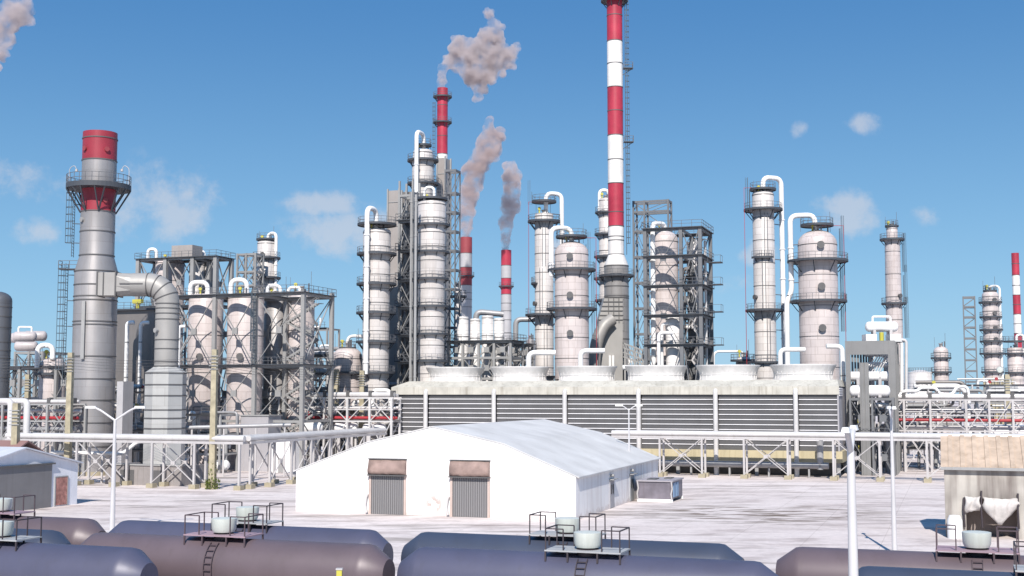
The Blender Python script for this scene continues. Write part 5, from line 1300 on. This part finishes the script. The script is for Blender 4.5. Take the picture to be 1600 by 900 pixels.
# braced deck under the filter cylinders
Bf=at(700,HOR,224); Zf=lambda y: at(740,y,226).z
xs=[along(Bf,x) for x in (700,723,748,772,798)]
frame('braced steel deck carrying the four white filter cylinders',Bf,RZ,xs,6.5,[Zf(590),Zf(558),Zf(534)],deck=(2,),w=.42,bw=.16,name='support_deck',cat='support structure')
t3=frame('small braced frame right of the filter cylinder deck',at(797,HOR,232),RZ,[0,1.8,3.4],3,[Zf(590),Zf(560),Zf(536)],deck=(2,),w=.3,bw=.14,name='support_deck',cat='support structure')
def duct(label,pts,Y,rpx,mat='pipeg',dy=0):
    P=[at(px,py,Y) for px,py in pts]; o=P[0]
    t=thing('gas_duct',label,'gas duct',(o.x,Y,0),0)
    r=rpx*Y/F
    m=MB(); m.tube([(p.x-o.x,dy*i,max(0,p.z)) for i,p in enumerate(P)],r,14,bend=r*2.2,seg=6); m.build('pipe',M[mat],t)
    return t
duct('grey curved gas duct arching behind the white filter cylinders',[(739,640),(744,487),(787,491)],238,4.6)
duct('second grey curved gas duct between short stack and slender column',[(804,640),(806,499),(838,499)],240,4.2)
# ---------------------------------------------------------------- right-hand drum structure
def portals():
    A=at(1322,HOR,192)
    t=thing('portal_structure','row of grey portal frames around white drums right of the cooling tower','steel structure',(A.x,192,0),RZ)
    x1=along((A.x,192),1400); zt=at(1322,533,192).z
    n=9
    for k in range(n):
        y=k*1.9
        m=MB(); w_=1.0
        xl=k*.30; tb=2.1 if k==0 else .7; wl=.75 if k==0 else .3
        m.box(xl,xl+wl,y,y+.35,0,zt-tb); m.box(x1-w_,x1,y,y+.35,0,zt-tb); m.box(xl,x1,y,y+.35,zt-tb,zt); 
        m.build('portal_frame',M['portal'],t)
    m=MB(); m.box(.3,x1-.3,5.5,10.5,zt,zt+.12); m.build('roof_plate',M['portal'],t)
    for z in (zt*.45,zt*.66):
        m=MB(); m.box(1.0,x1-1.0,.1,.4,z-.3,z); m.box(1.0,x1-1.0,9,9.3,z-.3,z); m.build('floor_beam',M['steelM'],t)
    # front pylon of bundled flats
    m=MB()
    for k in range(5): 
        xx=(along((A.x,192),1346)+k*.26); m.box(xx,xx+(.262 if k<4 else .3),-3.2-.12*(k%2),-2.6,0,zt-3.4)
    m.build('front_pylon',M['portal'],t)
    m=MB()
    for k in range(6):
        xx=x1-1.0-k*.42; m.tube([(xx,1+k*.5,zt-2.3),(xx-1.3,1+k*.5,zt-4.6),(xx-1.3,1+k*.5,zt-5.6)],.10,6)
    m.build('inclined_pipe',M['pipe'],t)
    return A,x1,zt
M['portal']=paint('portal_grey',(.20,.20,.20),rough=.6,grime=.25)
pA,px1,pzt=portals()
def drum(label,px0,px1_,pyc,rpx,Y,mat='white',sup=True,stand=None,pipe=True,z0=0,ang=0):
    a=at(px0,pyc,Y); b=at(px1_,pyc,Y); r=rpx*Y/F; L_=b.x-a.x
    t=thing('horizontal_drum',label,'horizontal drum',((a.x+b.x)/2,Y,0),ang,'white horizontal drums')
    h=L_/2
    m=MB(); m.lathe([(0.01,-h),(r*.55,-h+r*.10),(r*.85,-h+r*.3),(r,-h+r*.62),(r,h-r*.62),(r*.85,h-r*.3),(r*.55,h-r*.10),(0.01,h)],0,0,28,axis='x'); m.move(Matrix.Translation((0,0,a.z))); m.build('drum_shell',M[mat],t)
    if sup:
        for x in (-h*.5,h*.5):
            m=MB(); m.box(x-.22,x+.22,-r*.8,r*.8,z0 if stand is None else stand,a.z-r*.55); m.build('saddle',M['steelL'],t)
    if pipe:
        m=MB(); m.tube([(-h*.55,0,a.z+r*.9),(-h*.55,0,a.z+r+.8),(h*.55,0,a.z+r+.8),(h*.55,0,a.z+r*.9)],.18,8,bend=.3); m.build('pipe',M['white'],t)
    return t
drum('white drum with pipe loop raised on top of the grey portal frames',1352,1403,510.5,8.0,200,z0=pzt+.1)
m_=thing('drum_base','white block base with yellow valve under the raised drum','equipment base',(at(1377,530,198).x,198.0,0),0)
m=MB(); 
for s in (-1,1): m.box(s*1.9-.85,s*1.9+.85,-1.2,1.2,pzt+.12,pzt+1.3); 
m.build('block',M['white'],m_); m=MB(); m.tube([(-.3,-1.2,pzt+.1),(-.3,-1.2,pzt+1.6)],.35,8); m.build('valve',M['yellow'],m_)
m=MB(); m.box(-3.2,3.2,-1.6,1.6,pzt+.02,pzt+.12); m.build('base_plate',M['dark'],m_)
q_=at(1328,HOR,189.0)
zq=at(1328,621,189).z
frame('low dark support frame carrying the large white drums before the portal frames',(q_.x,189.0),RZ,[0,3.2,6.2],2.6,[zq*.5,zq],deck=(0,),w=.3,bw=.14,name='support_deck',cat='support structure',mat='steelK')
drum('upper of three white drums lying inside the portal frames',1350,1394,554,3.6,203,pipe=False)
drum('middle of three white drums lying inside the portal frames',1325,1391,588,7.5,192.5,pipe=False,ang=RZ,z0=zq)
drum('slim white drum in the upper half of the portal frames',1352,1395,570,4.2,196,pipe=False)
drum('slim white drum below the two large ones in the portal frames',1352,1395,633,4,196,pipe=False)
drum('lowest of three white drums lying inside the portal frames',1328,1390,611,9,188.6,pipe=False,mat='white',ang=RZ,z0=zq)
# far left drum cluster
for k,(px,py,lab) in enumerate(((38,526,'upper front drum of the dark cluster at the far left'),(54,525,'upper rear drum of the cluster at the far left, brighter'),(40,541,'lower front drum of the cluster at the far left'),(33,528,'leftmost upper drum of the cluster at the far left'))):
    drum(lab,px-17,px+19,py,8,222+4*k,mat='drumg',sup=False,pipe=(k==0),ang=R(8))
for px in (27,41):
    pass
frame('grey braced frame with railed deck under the drum cluster at the far left',at(8,HOR,206),RZ,[along(at(8,HOR,206),x) for x in (-25,8,30,87,111)],7,[at(50,620,206).z,at(50,573,206).z],deck=(1,),w=.5,bw=.2,name='support_deck',cat='support structure')
frame('tall thin frame carrying the dark drum cluster at the far left',at(22,HOR,222),RZ,[0,3,6],8,[at(30,600,224).z,at(30,550,224).z],w=.4,bw=.18,name='support_deck',cat='support structure')
# left edge grey stack
column('dark grey round-topped stack cut off by the left edge',-2,470,20,192,'dome',(),shell='chimd',rings=(480,495,512,535,548,560,590),yellow=False,mast=False,top=False,name='dark_stack',cat='stack',grp='dark stacks')
# storage tank at the right
def tank():
    Y=300; p=at(1437,582,Y); r=18*Y/F
    t=thing('storage_tank','pale cylindrical storage tank with a low roof left of squat column','storage tank',(p.x,Y,0))
    m=MB(); m.lathe([(r,0),(r,p.z),(r*.4,p.z+.5),(0,p.z+.6)],0,0,40); m.ring(0,0,p.z,r,.08,.2,40); m.build('shell',M['shellw'],t)
    m=MB(); add_rail(m,0,0,p.z,r,1.1,28); m.build('railing',M['steelD'],t)
    m=MB(); m.tube([(-r*.7,-r*.9,0),(-r*.7,-r*.9,at(1430,598,Y).z),(r*.4,-r*1.05,at(1430,598,Y).z),(r*.4,-r*1.05,0)],.3,10,bend=.5); m.build('pipe',M['white'],t)
tank()
Bm=at(1509.5,HOR,286); Zm=lambda y: at(1518,y,286).z
frame('open lattice mast left of the ringed pale column at right',Bm,RZ,[0,2.5],2.4,[Zm(y) for y in (612,595,578,561,544,527,510,494,478,463)],w=.26,brace='z',bw=.14,name='lattice_mast',cat='lattice mast',mat='steelK')
def slat_cooler():
    Y=262; p=at(1536,590,Y)
    t=thing('air_cooler','yellowish slatted cooler bank with pale round fan guard near the right edge','air cooler',(p.x,Y,0),RZ)
    zt=at(1550,592,Y).z
    m=MB(); m.box(.2,5.8,.3,6,0,zt-.5); m.build('core',M['basin'],t)
    for k in range(11):
        m=MB(); x=k*.56; m.box(x,x+.25,-.1,.28,0,zt+(.5 if k%3==0 else 0)); m.build('fin',M['wood'],t)
    c=at(1563,578,Y-2); m=MB(); rr=5*Y/F; m.lathe([(0,-.3),(rr*.8,-.25),(rr,0),(rr,.4),(0,.4)],0,0,24,axis='x'); m.move(Matrix.Translation((c.x-p.x+.4,-1,c.z))@Matrix.Rotation(R(90),4,'Z')); m.build('fan_guard',M['domew'],t)
    m=MB(); m.box(c.x-p.x+.3,c.x-p.x+.5,-.8,-.5,0,c.z); m.build('stand',M['steelM'],t)
slat_cooler()
# ---------------------------------------------------------------- smoke
def smoke(label,Y,blobs,dens,col,seed,group='smoke plumes above the stacks',jit=.35):
    o0=at(blobs[0][0],blobs[0][1],Y)
    rr=random.Random(seed); m=MB()
    for i,(px,py,rp) in enumerate(blobs):
        c=at(px,py,Y)-o0; r=rp*Y/F*1.15
        for q in range(1 if rp<9 else 4):
            off=Vector((rr.uniform(-1,1),rr.uniform(-1,1),rr.uniform(-1,1)))*r*(0 if q==0 else .72); rq=r*(.92 if q==0 else rr.uniform(.32,.6))
            b=len(m.v); nu,nv=14,9
            for j in range(nv+1):
                th=pi*j/nv
                for k in range(nu): a=2*pi*k/nu; m.v.append((c.x+off.x+rq*sin(th)*cos(a)+.003*k,c.y+off.y+rq*sin(th)*sin(a),c.z+off.z+rq*cos(th)))
            for j in range(nv):
                for k in range(nu): m.face([b+j*nu+k,b+(j+1)*nu+k,b+(j+1)*nu+(k+1)%nu,b+j*nu+(k+1)%nu])
    mt=bpy.data.materials.new('smoke_'+str(seed)); mt.use_nodes=True; nt=mt.node_tree; nt.nodes.clear(); L=nt.links
    out=N(nt,'ShaderNodeOutputMaterial'); pv=N(nt,'ShaderNodeVolumePrincipled'); L.new(pv.outputs[0],out.inputs['Volume'])
    pv.inputs['Color'].default_value=(*col,1); pv.inputs['Anisotropy'].default_value=.0
    tc=N(nt,'ShaderNodeTexCoord'); n=N(nt,'ShaderNodeTexNoise'); n.inputs['Scale'].default_value=.26; n.inputs['Detail'].default_value=5; n.inputs['Roughness'].default_value=.6; L.new(tc.outputs['Object'],n.inputs['Vector'])
    r=N(nt,'ShaderNodeMapRange'); L.new(n.outputs['Fac'],r.inputs[0]); r.inputs[1].default_value=.41; r.inputs[2].default_value=.66; r.inputs[3].default_value=dens*.05; r.inputs[4].default_value=dens; L.new(r.outputs[0],pv.inputs['Density'])
    o=m.build('smoke_plume',mt); o.location=o0; tag(o,label,'smoke plume',group)
    rm=o.modifiers.new('remesh','REMESH'); rm.mode='VOXEL'; rm.voxel_size=max(.28,Y/900)
    tx=bpy.data.textures.new('puffs%d'%seed,'CLOUDS'); tx.noise_scale=2.6*Y/330; tx.noise_depth=3
    dm=o.modifiers.new('puffs','DISPLACE'); dm.texture=tx; dm.strength=2.6*Y/330*jit*2; dm.mid_level=.5; dm.texture_coords='LOCAL'
    return o
def path(pts,step=4.0):
    """interpolate (px,py,r) keyframes into a continuous chain"""
    out=[]
    for (a,b) in zip(pts[:-1],pts[1:]):
        n=max(1,int(hypot(b[0]-a[0],b[1]-a[1])/step))
        for i in range(n): u=i/n; out.append(tuple(a[j]+(b[j]-a[j])*u for j in range(3)))
    return out+[pts[-1]]
smoke('large billowing grey-white smoke puff drifting right from the tall striped stack',330,path([(692,137,6.5),(692,118,7.5),(694,104,8)],5)+[(702,96,13),(712,100,13),(722,78,20),(713,62,9),(740,84,27),(742,112,24),(728,112,14),(748,132,14),(747,150,8),(762,60,17),(772,40,13),(764,22,9),(776,62,14),(768,92,22),(764,116,14),(800,84,12),(808,72,8),(796,100,9),(785,115,7),(790,92,10),(758,84,20)],1.4,(.72,.655,.655),1,jit=.6)
smoke('brownish smoke column leaning right above the dull red stack',385,path([(729,369,7.5),(730,350,9.5),(731,330,11),(733,305,13.5),(738,280,14.5),(748,255,16),(758,235,18),(770,220,15)])+path([(762,222,16),(765,205,9),(764,190,8)]),1.3,(.70,.61,.60),2,jit=.35)
smoke('narrow pale smoke column above the bright red and grey stack',375,path([(791,388,6.5),(791,370,8),(792,350,10),(795,325,11.5),(800,300,13),(800,280,14),(797,262,12)]),1.3,(.74,.66,.65),3,jit=.3)
smoke('drifting torn smoke puff in the top left corner of the sky',300,[(42,8,12),(30,22,19),(45,32,9),(12,34,19),(8,58,15),(0,84,11),(-4,104,7),(-18,40,16),(-22,10,18),(20,8,16)],1.1,(.72,.655,.655),4,jit=.6)
# ---------------------------------------------------------------- process pipework behind the pipelines
def process_unit(label,px0,px1,Y,ztop,seed,depth=5.0,mat='steelM',dens=1.0,lv=3.0,drums=1,stairs=False,name='process_unit',deckrail=True):
    rr=random.Random(seed)
    B=at(px0,HOR,Y); L_=along((B.x,Y),px1)
    t=thing(name,label,'process pipework',(B.x,Y,0),RZ,'process pipework units')
    n=max(2,int(L_/4.5)); xs=[L_*i/n for i in range(n+1)]
    nl=max(1,int(ztop/lv)); zs=[ztop*(i+1)/nl for i in range(nl)]
    for x in xs:
        for y in (0,depth):
            m=MB(); m.box(x-.16,x+.16,y-.16,y+.16,0,ztop); m.build('post',M[mat],t)
    for i,z in enumerate(zs):
        m=MB(); 
        for y in (0,depth): m.box(-.2,L_+.2,y-.1,y+.1,z-.3,z)
        for x in xs: m.box(x-.09,x+.09,.1,depth-.1,z-.3,z-.02)
        m.build('floor_beam',M[mat],t)
        if rr.random()<.6 or i==nl-1:
            m=MB(); y0,y1=(depth*.55,depth+.8) if rr.random()<.5 and i<nl-1 else (-.7,depth*.4)
            m.box(0,L_,y0,y1,z+.005,z+.07); d=m.build('walkway',M['dark'],t)
            m=MB(); yy=y0+.05; x=0
            while x<=L_: m.box(x-.03,x+.03,yy-.03,yy+.03,z+.07,z+1.1); x+=1.6
            for dz in (.6,1.12): m.box(0,L_,yy-.03,yy+.03,z+dz-.03,z+dz+.03)
            m.build('railing',M['steelD'],d)
    for i in range(nl):
        z0=(zs[i-1] if i else 0)+.1; z1=zs[i]-.35
        for j in range(n):
            if rr.random()<.55:
                m=MB(); a,b=xs[j]+.16,xs[j+1]-.16
                if rr.random()<.5: m.beam((a,-.02,z0),(b,-.02,z1),.14,.08)
                else: m.beam((a,-.02,z1),(b,-.02,z0),.14,.08)
                if rr.random()<.5: m.beam((a,depth,z0),(b,depth,z1),.14,.08)
                m.build('cross_brace',M[mat],t)
    mats=['white','pipe','pipe','pipeg','shellg','white','steelM']
    for z in zs:
        for k in range(int(rr.uniform(2,4.5)*dens)):
            y=rr.uniform(.3,depth-.3); r=rr.choice((.12,.16,.2,.28,.38)); a=rr.uniform(-1,L_*.35); b=rr.uniform(L_*.6,L_+1)
            zz=z+r+rr.choice((.05,.05,.5,1.0)); pts=[(a,y,zz),(b,y,zz)]
            q=rr.random()
            if q<.45: pts=[(a,y,max(.1,zz-rr.uniform(1,3)))]+pts
            if q>.3: pts=pts+[(b,y,max(.1,zz+rr.choice((-1,1))*rr.uniform(.9,2.4)))]
            m=MB(); m.tube(pts,r,9,bend=r*2.6,seg=4)
            o=m.build('pipe',M[rr.choice(mats)],t)
            if rr.random()<.22:
                x=rr.uniform(a+1,b-1) if b-a>2 else a; m=MB(); m.tube([(x,y,zz),(x,y-.5-r,zz)],.1,6); m.tube([(x,y-.5-r,zz),(x,y-.6-r,zz)],.34,12); m.build('valve_wheel',M[rr.choice(('yellow','redp','yellow'))],o)
    for k in range(int(L_/2.2*dens)):
        x=rr.uniform(0,L_); y=rr.uniform(-.3,depth*.7); r=rr.choice((.1,.14,.2,.3)); z1=rr.uniform(.4,1.08)*ztop; w_=rr.uniform(.5,2.0)*rr.choice((-1,1))
        m=MB(); 
        if rr.random()<.4: pts=[(x,y,0),(x,y,z1),(x+w_,y,z1),(x+w_,y,z1-rr.uniform(.8,3))]
        else: pts=[(x,y,0),(x,y,z1),(x+w_,y,z1)]
        pts=[(p[0],p[1],max(0,p[2])) for p in pts]
        m.tube(pts,r,9,bend=r*2.6,seg=4); m.build('riser',M[rr.choice(mats)],t)
    for k in range(int(drums*L_/7)):
        x=rr.uniform(1,L_-1); r=rr.uniform(.5,.95); z=rr.choice([0]+zs[:-1])+r+.35; h=rr.uniform(1.2,2.2); y=rr.uniform(.8,depth-.8)
        m=MB()
        if rr.random()<.6:
            m.lathe([(.01,-h),(r*.6,-h+.1*r),(r,-h+.55*r),(r,h-.55*r),(r*.6,h-.1*r),(.01,h)],0,0,18,axis='x'); m.move(Matrix.Translation((x,y,z)))
        else:
            m.lathe([(r,z-r-.3),(r,z+h),(r*.7,z+h+.35),(0.01,z+h+.5)],x,y,18)
        o=m.build('drum',M[rr.choice(('white','shellg','pipe','drumg'))],t)
    for k in range(int(L_/6*dens)):
        x=rr.uniform(0,L_-1.2); m=MB(); hz=rr.uniform(.8,2.2); yb=rr.uniform(-1.6,-.8); m.box(x,x+rr.uniform(.7,1.5),yb,yb+.8,.25,hz); m.box(x-.1,x+1.7,yb-.1,yb+.9,0,.25); m.build('pump_skid',M[rr.choice(('steelM','endwall','white','conc'))],t)
    return t
U=[
('grey pipework with rails at the far left below the domed vessel',-20,60,212,10.5,1,1.0),
('pipework between the domed vessel and the grey chimney base',58,118,217,13,2,1.0),
('tangled pipework directly behind the scrubber body and chimney',165,240,206,12.5,3,.8),
('dark high pipework with yellow valves behind the flue duct',170,262,226,26.5,31,.7),
('pipework at the foot of the first vessels of the left structure',278,345,196,9,4,1.0),
('pipework at the foot of the middle bay of the left structure',345,420,222,11,5,1.0),
('white pipework right of the left structure beneath the round vessel',440,520,226,19,6,1.3),
('dense low pipework behind the left pipe bridge, centre part',430,525,212,8.5,7,1.2),
('dense low pipework behind the left pipe bridge, nearest the cooling tower',520,612,218,9.5,8,1.2),
('low pipework at the foot of the tall many-decked column',575,650,226,13,9,1.0),
('pipework rising between the first and second fan stacks',640,720,226,15.5,10,1.0),
('pipework behind the third fan stack below the slender column',810,870,236,15.5,11,1.0),
('pipework behind the fourth fan stack at the stack base',925,1010,238,16.5,12,1.0),
('pipework behind the fifth fan stack below the central structure',1055,1125,232,14.5,13,.9),
('pipework behind the sixth fan stack below the slender tall column',1170,1300,232,14,14,.9),
('pipework tower between cooling tower end and portal frames',1312,1345,203,13,15,1.2),
('dense pipework under the portal frames at right',1325,1400,212,12,16,1.1),
('long low pipework behind the right pipe bridge before the storage tank',1395,1470,208,10,17,1.2),
('long pipework behind the right pipe bridge below the squat column',1470,1545,216,11.5,18,1.2),
('pipework behind the right pipe bridge under the slatted cooler',1540,1625,222,12.5,19,1.2),
('far pipework rack visible below the ringed pale column',1500,1620,250,14,20,.9),
('low pipework before the storage tank and portal frames',1400,1500,238,13,21,.8),
]
for lab,a,b,Y,z,sd_,de in U: process_unit(lab,a,b,Y,z,sd_,dens=de,mat='steelM' if sd_%3 else 'steel')
process_unit('dense dark pipework filling the right bay of the central structure',1072,1100,221,33,51,dens=1.6,mat='steelK',lv=4.2,drums=2)
process_unit('far high grey pipework tower right of the left steel structure',440,510,246,25,41,dens=.7,mat='steel',lv=5)
# thick white pipes over the right bridge
def run(label,pts,Y,rpx,mat='white',name='overhead_pipe',dy=0,sup=()):
    P=[at(px,py,Y) for px,py in pts]; o=P[0]
    t=thing(name,label,'pipe run',(o.x,Y,0),0,'bent pipe runs')
    r=rpx*Y/F; m=MB(); m.tube([(p.x-o.x,0,max(0,p.z)) for p in P],r,12,bend=r*2.4,seg=5); m.build('pipe',M[mat],t)
    for px,py in sup:
        p=at(px,py,Y); m=MB(); m.box(p.x-o.x-.12,p.x-o.x+.12,-.12,.12,0,p.z-r*.9); m.build('support',M['steelL'],t)
    return t
run('thick bent white pipe dropping from the portal frames onto the right bridge',[(1372,590),(1372,622),(1384,622),(1440,619),(1600,619)],199,3.2,sup=((1410,622),(1500,620),(1570,620)))
run('white pipe stepping up and down above the right pipe bridge',[(1405,640),(1405,617),(1412,611),(1433,611),(1438,606),(1462,606),(1468,616),(1488,617),(1495,604),(1511,604),(1514,620),(1514,660)],201,2.6,sup=((1450,606),))
run('wide flat white pipe arch beside the squat column',[(1459,608),(1459,603),(1497,603),(1506,610),(1510,617),(1510,665)],206,3.8,mat='white')
run('vertical pair pipe standing right of the portal frames',[(1409,640),(1409,533),(1396,533)],204,2.6,mat='white')
run('second vertical pipe right of the portal frames',[(1416,640),(1416,531),(1400,531)],207,2.4,mat='pipe')
run('bright low white pipe under the left trestle with sloping end',[(80,707),(192,709),(215,690),(300,690)],172,3.0,sup=((110,708),(160,709)))
run('grey pipe running under the left pipe bridge towards the corner trestle',[(250,672),(300,668),(455,664)],186,3.2,mat='pipeg',sup=((300,668),(350,667),(400,665),(445,664)))
run('white header pipe in front of the left structure foot',[(395,640),(395,607),(600,607),(600,640)],226,2.8,sup=((450,607),(520,607)))
run('white pipe arch with box ends right of the round vessel',[(582,640),(582,610),(610,610),(610,640)],214,3.5)
drum('white drum on the ground behind the trestle below the left bridge',470,505,668,8,206,z0=0,pipe=False)
drum('second white drum on the ground below the left bridge',520,560,668,8,208,z0=0,pipe=False)
drum('third white drum on the ground below the left bridge, nearest cooling tower',566,604,670,8,206,z0=0,pipe=False)
drum('dark grey drum beneath the right bridge near the canopy',1515,1545,668,7,212,mat='pipeg',z0=0,pipe=False)
drum('white drum visible right of the last left-structure vessel',495,520,552,5.5,232,stand=0)
# hoist of thin frames near rear yard: concrete wall beneath the chimney
t=thing('retaining_block','stained concrete block enclosure beneath the chimney and trestle','enclosure',(at(165,730,170).x,170,0),RZ)
m=MB(); m.box(0,12,0,.4,0,2.6); m.box(0,.4,.4,7,0,2.6); m.box(11.6,12,.4,7,0,2.6); m.build('wall',paint('stained_grey_wall',(.26,.24,.235),rough=.9,grime=.6,scale=.8),t)
m=MB(); m.box(2.4,4.6,-.06,.0,0,2.0); m.box(7.2,9.0,-.06,.0,0,2.0); m.build('opening_shutter',M['seam'],t)
m=MB(); m.box(-.15,12.15,-.15,.55,2.6,2.8); m.build('coping',M['steelM'],t)
t=thing('tall_panel','tall pale weathered panel screen between chimney and scrubber','panel',(at(183,596,186).x,186,0),RZ)
m=MB(); m.box(0,1.1,0,2.5,0,at(183,596,186).z); m.build('sheet',M['bandg'],t); m=MB(); m.box(-.08,1.18,-.1,0,0,.6); m.build('base',M['conc'],t)
t=thing('dark_cladding_block','dark grey clad building block behind the white vertical pipes','building block',(at(176,484,219).x,219,0),RZ)
z=at(176,486,219).z; m=MB(); m.box(0,8.6,0,6,0,z); m.build('cladding',M['shellg'],t); m=MB(); m.box(-.6,9.2,-.7,6.6,z,z+.3); m.build('roof_deck',M['dark'],t)
m=MB(); 
for k in range(7): m.box(k*1.4-.03,k*1.4+.03,-.65,-.59,z+.3,z+1.4)
for dz in (.85,1.4): m.box(-.5,9.1,-.65,-.59,z+dz-.03,z+dz+.03)
m.build('railing',M['steelD'],t)
m=MB(); m.tube([(4.5,1,z+.3),(4.5,1,z+1.6)],.3,8); m.box(3.6,5.4,.6,1.4,z+1.3,z+2.0); m.build('valve',M['yellow'],t)
